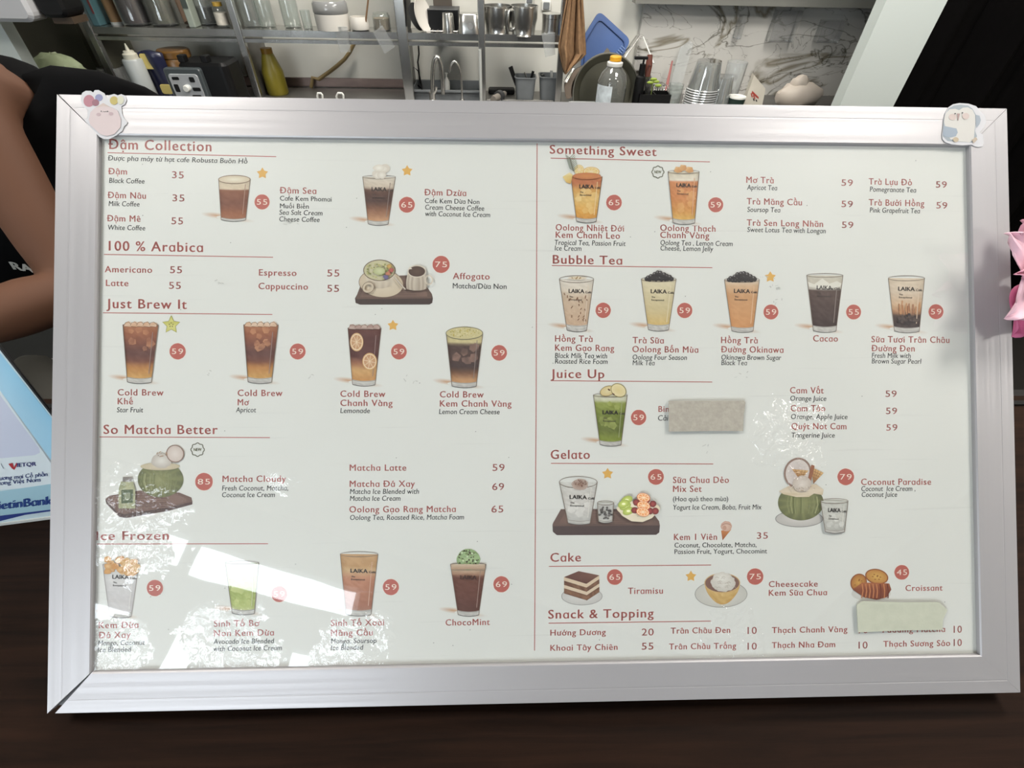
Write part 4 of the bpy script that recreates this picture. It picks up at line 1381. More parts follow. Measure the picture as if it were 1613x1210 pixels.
def circ(cx, cy, rx, ry, n=24, f=None, rot=0):
    return [((f or (lambda a, b: (a, b)))(cx + rx * math.cos(2 * math.pi * i / n + rot), cy + ry * math.sin(2 * math.pi * i / n + rot))) for i in range(n)]


VINYL = mat('white_vinyl', (196, 196, 199), 0.6, spec=0.2)
o1 = [(430, 110), (450, 60), (500, 30), (570, 32), (605, 55), (625, 22), (680, 20), (760, 65), (795, 140), (830, 95), (900, 75), (950, 95), (1000, 78), (1055, 100), (1075, 160), (1050, 220), (1000, 250), (1010, 350), (1035, 410), (1085, 470), (1075, 505), (1040, 530), (1010, 600), (930, 660), (830, 712), (750, 712), (690, 680), (480, 450), (520, 420), (530, 300), (470, 260), (435, 200)]
st1 = stick('sticker', [z20(*p) for p in o1], 0.0002, 0.0004, VINYL, 'pale pink animal sticker with balloons on the upper left frame corner', 'sticker')
for k, (pts, c) in enumerate(((circ(540, 170, 78, 85), (196, 140, 152)), (circ(680, 125, 55, 50), (158, 160, 196)), (circ(632, 195, 50, 48), (166, 120, 132)), (circ(892, 165, 58, 60), (206, 190, 120)), (circ(985, 160, 45, 60), (228, 228, 206)),
                                ([(620, 270), (740, 200), (860, 270)], (222, 204, 196)), ([(560, 330), (620, 270), (740, 245), (860, 262), (945, 310), (990, 430), (985, 540), (900, 640), (790, 668), (700, 640), (560, 510), (535, 440)], (228, 212, 212)),
                                (circ(675, 362, 32, 24), (206, 184, 188)), (circ(850, 352, 32, 24), (206, 184, 188)))):
    stick('picture', [z20(*p) for p in pts], 0.0006 + k * 0.00006, 0.00005, mat('sticker_%d_%d_%d' % c, tuple(int(q * 0.86) for q in c), 0.6, spec=0.2), '', '', st1)
for p in ((712, 316), (800, 318)):
    stick('picture', [z20(*q) for q in circ(p[0], p[1], 11, 8, 10)], 0.0012, 0.00005, mat('sticker_dark', (60, 56, 56), 0.4), '', '', st1)
stick('picture', [z20(*q) for q in [(735, 312), (760, 320), (782, 312), (782, 318), (760, 326), (735, 318)]], 0.0012, 0.00005, mat('sticker_dark', (60, 56, 56), 0.4), '', '', st1)


def z21(x, y):
    return (1450 + x / 9.896, 150 + y / 9.896)


o2 = [(330, 620), (350, 480), (352, 400), (380, 280), (430, 190), (500, 145), (600, 126), (740, 135), (860, 175), (920, 245), (1000, 330), (1018, 410), (985, 500), (915, 580), (965, 620), (980, 750), (965, 795), (900, 812), (838, 800), (790, 775), (640, 785), (480, 770), (380, 735), (340, 690)]
st2 = stick('sticker', [z21(*p) for p in o2], 0.0002, 0.0004, VINYL, 'grey and white bird sticker on the upper right frame corner', 'sticker')
for k, (pts, c) in enumerate((([(360, 400), (390, 290), (440, 200), (520, 160), (620, 148), (740, 160), (810, 210), (860, 300), (862, 420), (850, 560), (880, 640), (820, 740), (700, 735), (420, 715), (345, 640), (352, 500)], (176, 186, 192)),
                                ([(366, 410), (390, 290), (450, 220), (540, 212), (600, 235), (660, 195), (740, 190), (810, 230), (850, 310), (855, 420), (840, 570), (830, 700), (760, 735), (600, 720), (470, 690), (400, 580), (380, 480)], (228, 226, 220)),
                                ([(370, 480), (560, 520), (580, 580), (550, 640), (470, 660), (400, 650), (345, 620)], (172, 184, 198)), ([(860, 305), (920, 320), (940, 390), (920, 450), (875, 510), (858, 420)], (176, 186, 196)),
                                (circ(500, 340, 60, 50), (224, 206, 200)), (circ(705, 325, 55, 50), (224, 206, 200)), ([(570, 285), (615, 285), (590, 395), (580, 395)], (186, 160, 156)), (circ(550, 692, 45, 38), (206, 190, 164)), ([(800, 700), (860, 650), (890, 690), (830, 750)], (206, 190, 172)))):
    stick('picture', [z21(*p) for p in pts], 0.0006 + k * 0.00006, 0.00005, mat('sticker_%d_%d_%d' % c, tuple(int(q * 0.86) for q in c), 0.6, spec=0.2), '', '', st2)
for p in ((540, 287), (653, 275)):
    stick('picture', [z21(*q) for q in circ(p[0], p[1], 12, 11, 10)], 0.0012, 0.00005, mat('sticker_dark', (60, 56, 56), 0.4), '', '', st2)

# ------------------------------------------------------------------ bank sign standing on the counter
def proj(P):
    q = WC.transposed() @ (Vector(P) - CAM)
    return (q.x / q.z * FPX + 806.5, q.y / q.z * FPX + 605.0)


Q0, Q1 = Kz(0, 828, CZ), Kz(75, 818, CZ)
ex = (Q1 - Q0).normalized()
bk = Vector((-ex.y, ex.x, 0))
best = None
for li in range(-6, 60):
    lam = math.radians(li)
    up = Vector((0, 0, math.cos(lam))) + bk * math.sin(lam)
    for si in range(8, 60):
        c = Q0 + ex * (si * 0.005)
        a_, b_ = proj(c + up * 0.08), proj(c + up * 0.22)
        dx, dy = b_[0] - a_[0], b_[1] - a_[1]
        L = math.hypot(dx, dy)
        e = sum((((px - a_[0]) * dy - (py - a_[1]) * dx) / L) ** 2 for px, py in ((0, 552), (77, 650)))
        if best is None or e < best[0]:
            best = (e, lam, si * 0.005)
_, lam, sw_ = best
print('SIGN', best)
sup = Vector((0, 0, math.cos(lam))) + bk * math.sin(lam)
snn = ex.cross(sup)
SMAT = Matrix((ex, sup, snn)).transposed().to_4x4()
SMAT.translation = Q0
sign = thing('payment_sign', 'pale blue bank payment sign standing on the counter, left of the aluminium frame', 'sign', matrix=SMAT)
SWL, SHT = 0.16, 0.30
mb = MB(); mb.box((sw_ - (sw_ + SWL) / 2, SHT / 2, -0.0016), (sw_ + SWL, SHT, 0.003)); build('panel', mb, mat('sign_board', (206, 224, 230), 0.35), sign)
mb = MB(); mb.tube([(sw_, 0.0, -0.0016), (sw_, SHT, -0.0016)], 0.0016, 8); build('edge_trim', mb, DARKGREY, sign)
mb = MB()
im = SMAT.inverted()
f0 = SMAT @ Vector((0.05, 0.2, -0.004)); mb.tube([im @ f0, im @ Vector((f0.x, f0.y + 0.03, CZ + 0.004))], 0.004, 8); build('back_stay', mb, DARKGREY, sign)


class SignArt(Art):
    z0 = 0.0
    fade = 0.0

    def at(self, x, y):
        v = ray(x, y)
        q = im @ (CAM + v * ((Q0 - CAM).dot(snn) / v.dot(snn)))
        return (q.x, q.y)


def sart(fn, name, lab=None):
    A = SignArt(0 if name == 'printed_bands' else 12); fn(A); A.build(name, sign, lab)


def sbands(A):
    A.poly([(-60, 480), (0, 556), (150, 745), (150, 830), (0, 617), (-60, 530)], [(146, 200, 230), (156, 208, 234), (150, 204, 230), (160, 208, 230), (176, 216, 236), (166, 210, 234)])
    A.poly([(-60, 527), (0, 615), (110, 772), (110, 765), (-60, 775)], (222, 230, 232))
    A.poly([(-60, 560), (0, 622), (62, 706), (63, 713), (55, 717), (0, 722), (-60, 728)], (206, 210, 226))
    A.poly([(-60, 783), (0, 774), (110, 758), (110, 800), (0, 812), (-60, 822)], (164, 200, 212))
    A.poly([(-60, 822), (0, 812.5), (110, 799), (110, 801), (40, 811), (0, 821), (-60, 833)], (40, 58, 128))


sart(sbands, 'printed_bands')
mb = MB(); mb.box((0, 0, 0), (0.001, 0.001, 0.001))


def s1(A):
    A.poly([(13.5, 730.5), (20, 729), (22.5, 736), (26, 728.5), (28.5, 730), (23, 740), (19.5, 738)], (176, 44, 52))
    A.text('IETQR', 27, 57.5, 735.5, 6.0, (52, 52, 120), -0.07, 0.03)
    A.stroke([(1.5, 730), (6, 738)], 0.8, (120, 124, 140))


def s2(A):
    A.text('Thương mại Cổ phần', -12, 75, 757.5, 6.2, (70, 84, 134), -0.09, 0.02)


def s3(A):
    A.text('Công Thương Việt Nam', -44, 64, 768, 6.2, (70, 84, 134), -0.09, 0.02)


def s4(A):
    A.text('VietinBank', -18, 84, 804, 12.5, (36, 66, 132), -0.1, 0.05)


sart(s1, 'printed_logo'); sart(s2, 'printed_line'); sart(s3, 'printed_line'); sart(s4, 'bank_name')
mb = MB()
lp = [im @ Kz(x, y, CZ + 0.004) for x, y in ((-40, 838), (-5, 829), (8, 820), (30, 813), (90, 806), (120, 802), (120, 812), (76, 818), (0, 828), (-40, 834))]
mb.slab([im @ (Kz(x, y, CZ) + Vector((0, 0, 0.0005))) for x, y in ((-60, 838), (0, 829), (77, 819), (120, 813), (120, 806), (77, 809), (20, 815), (0, 824))], im.to_3x3() @ Vector((0, 0, 0.004)))
build('base_lip', mb, WHITEP, sign)

# ------------------------------------------------------------------ steel shelf unit on the back wall
xA, xB, xC, xD, xE = K(153, 75, YF).x, K(382, 75, YF).x, K(636, 75, YF).x, K(759, 75, YF).x, K(884, 90, YF).x
SH = thing('shelf_unit', 'stainless steel open shelf unit on the back wall above the rear worktop', 'shelf', (xA, YF, CTZ))


def loc(p):
    return (p[0] - xA, p[1] - YF, p[2] - CTZ)


pw = 0.032
for k, x in enumerate((xA, xB, xC, xD, xE)):
    mb = MB()
    w = pw * (1.5 if k == 2 else 1.0)
    mb.rbox(loc((x, YF + 0.014, CTZ + 0.5)), (w, 0.028, 1.0), 0.004)
    build('post', mb, STEEL, SH)
for (x0, x1, dz) in ((xA, xB, 0), (xB, xC, 0), (xC, xD, -0.004), (xD, xE, -0.008)):
    mb = MB()
    mb.box(loc(((x0 + x1) / 2, YF + 0.075, SHZ - 0.013)), (x1 - x0 - 0.03, 0.14, 0.026))
    mb.box(loc(((x0 + x1) / 2, YF + 0.016, SHZ - 0.042)), (x1 - x0 - 0.03, 0.02, 0.014))
    build('shelf', mb, STEEL, SH)
mb = MB(); mb.box(loc((xA - 0.01, (YF + YB) / 2, CTZ + 0.5)), (0.012, YB - YF - 0.02, 1.0)); build('side_panel', mb, mat('olive_panel', (116, 114, 98), 0.6, noise=0.08, scale=5), SH)
for x in (xB, xC):
    mb = MB(); mb.box(loc((x, YF + 0.15, CTZ + 0.5)), (0.006, 0.22, 1.0)); build('divider', mb, STEEL_DULL, SH)

wx, we = XPIL + 0.01, 2.2
tz = K(953, 146, 2.72).z
trr = 51 * mpp(953, 146, 2.72)
tx = K(953, 146, 2.72).x
sa, sb, sf, sk_ = tx - 0.165, tx + 0.165, 2.625, 2.80
szf = tz - trr * math.cos(math.radians(14)) - 0.012
wt = MB()
for (a0, a1, b0, b1) in ((wx, sa, 2.42, 2.97), (sb, we, 2.42, 2.97), (sa, sb, 2.42, sf), (sa, sb, sk_, 2.97)):
    wt.box(((a0 + a1) / 2, (b0 + b1) / 2, CTZ - 0.02), (a1 - a0, b1 - b0, 0.04))
wt.box(((wx + we) / 2, 2.72, (szf - 0.03) / 2), (we - wx - 0.1, 0.48, szf - 0.03))
wt.box(((wx + sa) / 2, 2.72, (szf - 0.03 + CTZ - 0.04) / 2), (sa - wx - 0.1, 0.48, CTZ - 0.01 - szf))
wt.box(((sb + we) / 2, 2.72, (szf - 0.03 + CTZ - 0.04) / 2), (we - sb - 0.1, 0.48, CTZ - 0.01 - szf))
rw = tag(build('rear_worktop', wt, STEEL_DULL), 'steel rear worktop along the back wall, below the shelf unit', 'worktop')
sk2 = MB()
sk2.box(((sa + sb) / 2, (sf + sk_) / 2, szf - 0.01), (sb - sa, sk_ - sf, 0.01))
for (cx_, cy_, sx_, sy_) in ((sa, (sf + sk_) / 2, 0.004, sk_ - sf), (sb, (sf + sk_) / 2, 0.004, sk_ - sf), ((sa + sb) / 2, sf, sb - sa, 0.004), ((sa + sb) / 2, sk_, sb - sa, 0.004)):
    sk2.box((cx_, cy_, (szf + CTZ) / 2 - 0.003), (sx_, sy_, CTZ - szf - 0.004))
build('sink_basin', sk2, STEEL, rw)
bs = MB(); bs.box(((xA + xC) / 2 + 0.1, 2.998, (CTZ + K(560, 124, 2.99).z) / 2), (xC - xA - 0.25, 0.012, K(560, 124, 2.99).z - CTZ))
tag(build('splash_plate', bs, mat('brown_steel', (128, 112, 106), 0.35, 0.85, 0.2, 3, stretch=(2, 1, 6))), 'reddish steel splash plate along the wall above the rear worktop', 'splashback')
lg = MB(); lg.rbox(((xD + xE) / 2, YF + 0.03, CTZ + 0.006), (xE - xD - 0.04, 0.02, 0.012), 0.003, axis='x')
tag(build('worktop_lip', lg, STEEL), 'steel lip in front of the two grey cutlery bins', 'edge')


def item(name, label, cat, prof, m, px, py, Y, zb, wpx, ytop, seg=24, group=None, sq=None, smooth=True):
    """lathed thing standing at height zb; prof in units of (half width, height)"""
    X = K(px, py, Y).x
    h = K(px, ytop, Y).z - zb
    r = wpx / 2 * mpp(px, py, Y)
    mb = MB()
    mb.lathe([(a * r, b * h) for a, b in prof], seg, sq=sq)
    o = build(name, mb, m, None, (X, Y, zb), smooth)
    tag(o, label, cat, group)
    return o, r, h


def part(o, name, prof, m, r, h, seg=24, sq=None):
    mb = MB(); mb.lathe([(a * r, b * h) for a, b in prof], seg, sq=sq)
    return build(name, mb, m, o, smooth=True)


JAR = [(0.9, 0), (1, 0.03), (1, 0.84), (0.9, 0.9), (0.86, 0.97), (0.88, 1.0), (0.80, 1.0), (0.8, 0.95), (0.92, 0.82), (0.92, 0.05), (0, 0.05)]
CUPP = [(0.86, 0), (0.9, 0.02), (1, 1), (0.95, 1), (0.84, 0.06), (0, 0.06)]
YS = 2.80
TOPS = K(300, -75, YS).z
# bay one
X = K(165, 40, YS).x
mb = MB(); mb.rbox((0, 0, 0.11), (0.035, 0.11, 0.22), 0.006); mb.box((0.012, -0.056, 0.09), (0.008, 0.002, 0.09), 1)
tag(build('carton', mb, [mat('teal_card', (70, 104, 110), 0.5, noise=0.1), mat('dull_red', (110, 58, 56), 0.5)], None, (X, YS, SHZ)), 'narrow teal carton at the left end of the upper shelf', 'carton')
o, r, h = item('paper_tube', 'tan paper tube with a pale base beside the teal carton', 'tube', [(0.98, 0), (1, 0.01), (1, 1), (0, 1)], mat('kraft_paper', (168, 134, 96), 0.7, noise=0.12, scale=30), 188, 44, YS, SHZ, 16, -60)
part(o, 'base_cap', [(1.03, 0), (1.03, 0.05), (0, 0.05)], WHITEP, r, h)
for px, w, c, lab in ((221, 42, (58, 40, 40), 'dark brown storage jar next to the tan paper tube'), (264, 40, (84, 80, 62), 'olive filled storage jar next to the dark brown jar')):
    o, r, h = item('storage_jar', lab, 'jar', JAR, GLASS, px, 44, YS, SHZ, w, -40, group='storage jars on the upper shelf')
    part(o, 'contents', [(0.86, 0.06), (0.88, 0.1), (0.88, 0.74), (0, 0.75)], mat('jar_fill_%d' % c[0], c, 0.35, noise=0.3, scale=25), r, h)
    part(o, 'lid', [(0.92, 0.97), (0.92, 1.06), (0, 1.08)], DARKGREY, r, h)
mb = MB()
q0, q1 = K(301, 38, YS), K(276, -22, YS + 0.05)
d = q1 - q0
mb.tube([q0 - q0, d * 0.7, d * 0.8, d], [0.026, 0.028, 0.02, 0.013], 16)
tag(build('bottle', mb, mat('tan_bottle', (150, 122, 100), 0.4), None, (q0.x, YS, SHZ + 0.012), True), 'tan bottle leaning on the upper shelf between olive jar and pale pack', 'bottle')
mb = MB(); mb.rbox((0, 0, 0.09), (0.032, 0.06, 0.18), 0.006); mb.box((0, -0.031, 0.1), (0.024, 0.002, 0.06), 1)
tag(build('carton', mb, [mat('pale_green_card', (150, 158, 146), 0.5), mat('dark_mark', (64, 72, 66), 0.5)], None, (K(311, 40, YS).x, YS - 0.02, SHZ)), 'slim pale green pack right of the tan leaning bottle', 'carton')
o, r, h = item('glass_jar', 'clear glass jar left of the white bottle with a yellow cap', 'jar', JAR, GLASS, 332, 44, YS + 0.04, SHZ, 26, -30)
part(o, 'contents', [(0.84, 0.06), (0.86, 0.1), (0.86, 0.42), (0, 0.43)], mat('jar_fill_dark', (52, 50, 44), 0.4, noise=0.3), r, h)
o, r, h = item('bottle', 'small white labelled bottle with a yellow cap on the upper shelf', 'bottle', [(0.95, 0), (1, 0.03), (1, 0.66), (0.7, 0.8), (0.62, 0.86), (0, 0.86)], GLASS, 354, 44, YS - 0.03, SHZ, 18, 3)
part(o, 'label', [(1.03, 0.12), (1.03, 0.6)], mat('white_label', (206, 200, 186), 0.5, noise=0.15, scale=60), r, h)
part(o, 'cap', [(0.74, 0.84), (0.74, 0.99), (0, 1.0)], mat('yellow_cap', (186, 150, 60), 0.4), r, h)
# bay two
for px, w, lab in ((401, 28, 'clear glass jar nearest the shelf divider, first of three'), (424, 24, 'clear glass jar, middle one of three on the upper shelf'), (463, 26, 'clear glass jar beside the small tumbler, last of three')):
    o, r, h = item('glass_jar', lab, 'jar', JAR, GLASS, px, 46, YS, SHZ, w, -28, group='clear glass jars on the upper shelf')
    part(o, 'lid', [(0.95, 0.97), (0.95, 1.08), (0, 1.1)], STEEL_DULL, r, h)
item('tumbler', 'small clear glass tumbler between the glass jars and white canister', 'glass', CUPP, GLASS, 486, 46, YS - 0.03, SHZ, 15, 16)
o, r, h = item('canister', 'wide white canister with a grey lid on the upper shelf', 'canister', [(0.94, 0), (0.97, 0.02), (1, 0.98), (0.97, 1), (0, 1)], CERAMIC, 526, 44, YS - 0.02, SHZ, 52, 20.5, 32)
part(o, 'lid', [(0.98, 1.0), (1.02, 1.1), (1.0, 1.6), (0.9, 1.75), (0, 1.8)], clear('smoked_plastic', (0.42, 0.41, 0.40), 1.5, 0.1, 0.25), r, h, 32)
item('cup', 'small white ceramic cup right of the white canister', 'cup', [(0.7, 0), (0.92, 0.08), (1, 0.45), (0.86, 1), (0.8, 1), (0.9, 0.5), (0.6, 0.1), (0, 0.1)], CERAMIC, 568, 46, YS - 0.03, SHZ, 30, 26)
o, r, h = item('glass_jar', 'brown filled glass jar near the thick shelf post', 'jar', JAR, GLASS, 603, 48, YS - 0.02, SHZ, 27, 20)
part(o, 'contents', [(0.86, 0.06), (0.88, 0.1), (0.88, 0.7), (0, 0.7)], mat('jar_fill_tan', (126, 110, 88), 0.5, noise=0.2), r, h)
mb = MB(); mb.tube([(0, 0, 0.10), (0.02, 0, 0.17)], 0.004, 8)
mb.tube([(0, 0, 0.10), (-0.03, 0.0, 0.012)], 0.004, 8)
tag(build('wooden_stick', mb, mat('brown_wood', (120, 92, 66), 0.6), None, (K(588, 40, YS).x, YS - 0.05, SHZ), True), 'thin brown stick standing behind the small white cup', 'stick')


def hang_sleeve(pts, Y, label):
    P = [K(x, y, Y) for x, y in pts]
    c = P[0].copy()
    mb = MB()
    mb.slab([p - c for p in P], (0, 0.004, 0))
    mb.tube([P[0] - c + Vector((0, 0.002, 0)), P[1] - c + Vector((0, 0.002, 0))], 0.003, 6, 1)
    o = build('plastic_sleeve', mb, [CLEARP, CLEARP], None, c)
    return tag(o, label, 'plastic sleeve', 'clear sleeves hooked over the shelf edge')


hang_sleeve([(525.5, 43), (547, 42.8), (552.5, 82), (536, 82.5)], YF - 0.006, 'clear plastic sleeve hanging over the shelf edge below the white canister')
hang_sleeve([(588, 52), (603, 41), (622, 74), (606, 85)], YF - 0.006, 'clear plastic sleeve hanging askew beside the thick shelf post')
hang_sleeve([(853, 54), (874, 52), (874.5, 86), (859, 90)], YF - 0.006, 'clear plastic sleeve hanging below the lidded steel canister')
mb = MB()
pp = [K(x, y, 2.96) for x, y in ((558, 68), (551, 82), (543, 93), (532, 103), (519, 113), (502, 125))]
c = pp[-1].copy(); c.z = CTZ
mb.tube([p - c for p in pp] + [Vector((-0.03, 0.0, 0.05)), Vector((-0.05, 0, 0.004))], 0.009, 8)
tag(build('hose', mb, mat('tan_rubber', (142, 122, 82), 0.5), None, c, True), 'tan rubber hose curving down the wall behind the yellow bottle', 'hose')
# lower level, bays one and two
o, r, h = item('squeeze_bottle', 'white translucent squeeze bottle with a pointed nozzle behind the frame', 'bottle', [(0.92, 0), (1, 0.03), (1, 0.74), (0.9, 0.765), (0.6, 0.77), (0, 0.77)], mat('milky_plastic', (176, 180, 178), 0.35), 222, 125, 2.62, CTZ, 28, 69)
part(o, 'cap', [(0.72, 0.76), (0.72, 0.84), (0.55, 0.86), (0.5, 0.89), (0, 0.89)], mat('cream_plastic', (206, 202, 184), 0.4), r, h)
part(o, 'nozzle', [(0.22, 0.88), (0.06, 1.0), (0, 1.0)], mat('cream_plastic', (206, 202, 184), 0.4), r, h)
o, r, h = item('amber_jar', 'amber brown jar behind the black blender', 'jar', [(0.9, 0), (1, 0.04), (1, 0.78), (0.93, 0.84), (0.98, 0.86), (0.98, 0.97), (0.9, 1), (0, 1)], mat('amber_plastic', (104, 74, 36), 0.3, noise=0.15), 280, 100, 2.74, CTZ, 48, 77)
Xb = K(318, 125, 2.56).x
bl = thing('blender', 'black blender base with a bright reflective control panel', 'blender', (Xb, 2.56, CTZ))
zt = K(310, 97, 2.56).z - CTZ
mb = MB(); mb.rbox((0.035, 0.05, zt / 2), (0.215, 0.17, zt), 0.03); build('body', mb, BLACK, bl)
mb = MB(); mb.rbox((-0.045, -0.045, zt * 0.47), (0.16, 0.03, zt * 0.90), 0.012, axis='y'); build('front_panel', mb, mat('panel_grey', (70, 76, 78), 0.3), bl)
mb = MB(); mb.rbox((-0.045, -0.062, zt * 0.50), (0.128, 0.006, zt * 0.62), 0.012, axis='y'); pnl = build('control_plate', mb, mat('mirror_plate', (228, 232, 236), 0.12, 0.6), bl)
for i, (u, v, a, b) in enumerate(((-0.035, 0.72, 0.03, 0.012), (0.035, 0.70, 0.022, 0.02), (-0.045, 0.52, 0.02, 0.03), (0.04, 0.50, 0.034, 0.014), (0.03, 0.30, 0.04, 0.03), (-0.03, 0.30, 0.03, 0.02))):
    mb = MB(); mb.rbox((-0.045 + u, -0.066, zt * v), (a, 0.003, b), 0.004, axis='y'); build('button', mb, BLACK, bl)
mb = MB(); mb.lathe([(0.014, 0), (0.014, 0.012), (0.011, 0.016), (0, 0.016)], 16, (-0.045, -0.065, zt * 0.52), rot=Matrix.Rotation(math.radians(90), 3, 'X')); build('knob', mb, WHITEP, bl, smooth=True)
for u in (-0.05, 0.05):
    mb = MB(); mb.rbox((u, 0.0, zt + 0.012), (0.03, 0.04, 0.026), 0.006); build('lug', mb, BLACK, bl)
mb = MB()
mb.grid(lambda u, v: Vector((-0.05 + 0.1 * u, 0.012 * math.sin(u * 7) + 0.01 * math.sin(v * 5), 0.2 * v)) + Vector((0.02 * (v - 0.5) * (u - 0.5), 0, 0.012 * math.sin(u * 3.1) * v)), 10, 10)
pk = build('food_packet', mb, mat('navy_foil', (40, 42, 66), 0.3, noise=0.2), None, (K(256, 130, 2.66).x, 2.66, CTZ), True)
solidify(pk, 0.03)
tag(pk, 'navy and yellow food packet standing left of the black blender', 'packet')
for q in (((-0.005, -0.022, 0.17), (0.07, 0.006, 0.06)), ((0.02, -0.024, 0.06), (0.05, 0.006, 0.04))):
    mb = MB(); mb.rbox(q[0], q[1], 0.01, axis='y'); build('yellow_print', mb, mat('yellow_print', (206, 186, 110), 0.4), pk)
item('plastic_tub', 'clear dark plastic tub left of the white squeeze bottle', 'tub', CUPP, CLEARP, 186, 130, 2.78, CTZ, 34, 105, sq=4)
o, r, h = item('bottle', 'tall yellow bottle on the rear worktop against the splash plate', 'bottle', [(0.9, 0), (1, 0.04), (0.98, 0.5), (0.78, 0.66), (0.55, 0.86), (0.45, 0.92), (0, 0.92)], mat('yellow_plastic', (130, 118, 34), 0.4, noise=0.1), 434, 130, 2.84, CTZ, 32, 75)
part(o, 'cap', [(0.52, 0.88), (0.52, 0.99), (0, 1.0)], mat('amber_cap', (150, 110, 30), 0.4), r, h)
for px, sgn, lab in ((504, 1, 'left of two small white hooks showing above the frame'), (537, 1.7, 'right of two small white hooks showing above the frame')):
    c = K(px, 152, 2.5); c.z = CTZ
    top = K(px, 147, 2.5).z - CTZ
    mb = MB(); mb.tube([(-0.012 * sgn, 0, 0), (-0.012 * sgn, 0, top - 0.012), (-0.006 * sgn, 0, top), (0.008, 0, top), (0.012, 0, top - 0.006), (0.010, 0, top - 0.02)], 0.005, 8)
    mb.lathe([(0.012, 0), (0.012, 0.006), (0, 0.006)], 12, (-0.012 * sgn, 0, 0))
    tag(build('hook', mb, WHITEP, None, c, True), lab, 'hook', 'small white hooks on the rear worktop')
# bay three, upper shelf
YT = 2.80
mb = MB(); mb.rbox((0, 0, 0.07), (0.006, 0.16, 0.15), 0.03, axis='x', rot=Matrix.Rotation(math.radians(6), 3, 'Y')); 
tag(build('lid', mb, BLACK, None, (K(645, 40, YT).x, YT, SHZ)), 'black flat lid standing on edge beside the thick shelf post', 'lid')
for px, m, lab, tl, rr in ((656, DARKGREY, 'dark grey plate leaning on edge behind the white plate', -22, 0.055), (666, CERAMIC, 'white plate leaning on edge on the upper shelf', -14, 0.066)):
    rot = Matrix.Rotation(math.radians(90 + tl), 3, 'Y') @ Matrix.Rotation(0.0, 3, 'X')
    rot = Matrix.Rotation(math.radians(-25), 3, 'Z') @ rot
    mb = MB(); mb.lathe([(rr * 0.55, 0), (rr * 0.6, 0.002), (rr, 0.012), (rr, 0.014), (rr * 0.58, 0.005), (0, 0.005)], 32, (0, 0, rr * 0.96), rot=rot)
    tag(build('plate', mb, m, None, (K(px, 45, YT).x, YT - 0.02, SHZ - 0.004), True), lab, 'plate')
xb0, xb1, zb1 = K(676, 40, YT).x, K(721, 30, YT).x, K(697, 16, YT).z
mb = MB(); w = xb1 - xb0; hh = zb1 - SHZ
for dx, dy, sx, sy in ((-w / 2, 0, 0.006, 0.12), (w / 2, 0, 0.006, 0.12), (0, -0.06, w, 0.006), (0, 0.06, w, 0.006)):
    mb.box((dx, dy, hh / 2), (sx, sy, hh))
mb.box((0, 0, 0.003), (w, 0.12, 0.006))
o = build('box', mb, BLACK, None, ((xb0 + xb1) / 2, YT + 0.06, SHZ)); tag(o, 'open black box behind the steel cup on the upper shelf', 'box')
mb = MB(); mb.rbox((0, 0, hh + 0.001), (w + 0.008, 0.13, 0.004), 0.004); build('rim', mb, DARKGREY, o)
mb = MB(); mb.rbox((0, 0, 0.09), (0.09, 0.012, 0.18), 0.004, axis='y'); tag(build('board', mb, mat('brown_board', (82, 74, 66), 0.6), None, (K(697, 10, 2.93).x, 2.95, SHZ)), 'dull brown board upright behind the open black box', 'board')
o, r, h = item('steel_cup', 'small steel cup in front of the open black box', 'cup', [(1, 0), (1.0, 0.04), (0.86, 0.94), (0.78, 1), (0, 1)], STEEL, 706, 40, YS - 0.04, SHZ, 20, 20)
o, r, h = item('steel_caddy', 'squarish steel container with a dark round mark beside the steel cup', 'container', [(1, 0), (1, 0.04), (0.88, 0.95), (0.82, 1), (0, 1)], STEEL, 739, 40, YS - 0.04, SHZ, 34, 20.5, 32, sq=5)
mb = MB(); mb.lathe([(0.013, 0), (0.013, 0.002), (0, 0.002)], 16, (0.008, -r * 0.965, h * 0.42), rot=Matrix.Rotation(math.radians(82), 3, 'X')); build('printed_mark', mb, STEEL_DULL, o)
mb = MB()
for k in range(7):
    mb.tube([(-0.07 + k * 0.024, -0.05, 0.004), (-0.06 + k * 0.024, 0.03, 0.004)], 0.0018, 6)
mb.tube([(-0.08, -0.05, 0.006), (0.08, -0.05, 0.006)], 0.0022, 6); mb.tube([(-0.08, 0.03, 0.006), (0.08, 0.03, 0.006)], 0.0022, 6)
tag(build('wire_rack', mb, STEEL_DULL, None, (K(695, 52, YF + 0.05).x, YF + 0.075, SHZ)), 'low wire rack lying on the shelf under the steel cup', 'rack')
# bay four, upper shelf
ZJ = SHZ - 0.008
for px, w, lab, fl in ((784, 44, 'left of two steel milk jugs on the upper shelf', 1), (825, 43, 'right of two steel milk jugs on the upper shelf', -1)):
    Yj = YS - 0.02 + 0.01 * fl
    o, r, h = item('milk_jug', lab, 'jug', [(0.86, 0), (0.9, 0.02), (0.84, 0.08), (0.88, 0.3), (1, 0.58), (1, 0.96), (1.03, 0.98), (1.03, 1), (0.97, 1), (0.95, 0.6), (0.8, 0.1), (0, 0.08)], STEEL, px, 35, Yj, ZJ, w, 8, 32, group='steel milk jugs')
    mb = MB(); sx = fl
    mb.tube([(sx * r * 0.95, -r * 0.35, h * 0.85), (sx * r * 1.15, -r * 0.6, h * 0.82), (sx * r * 1.2, -r * 0.62, h * 0.5), (sx * r * 1.1, -r * 0.5, h * 0.22), (sx * r * 0.85, -r * 0.3, h * 0.2)], 0.0085, 10)
    build('handle', mb, STEEL, o, smooth=True)
o, r, h = item('canister', 'lidded steel canister at the right end of the upper shelf', 'canister', [(0.96, 0), (1, 0.02), (1, 0.78), (0, 0.78)], STEEL, 868, 40, YS - 0.03, ZJ, 29, 20.5)
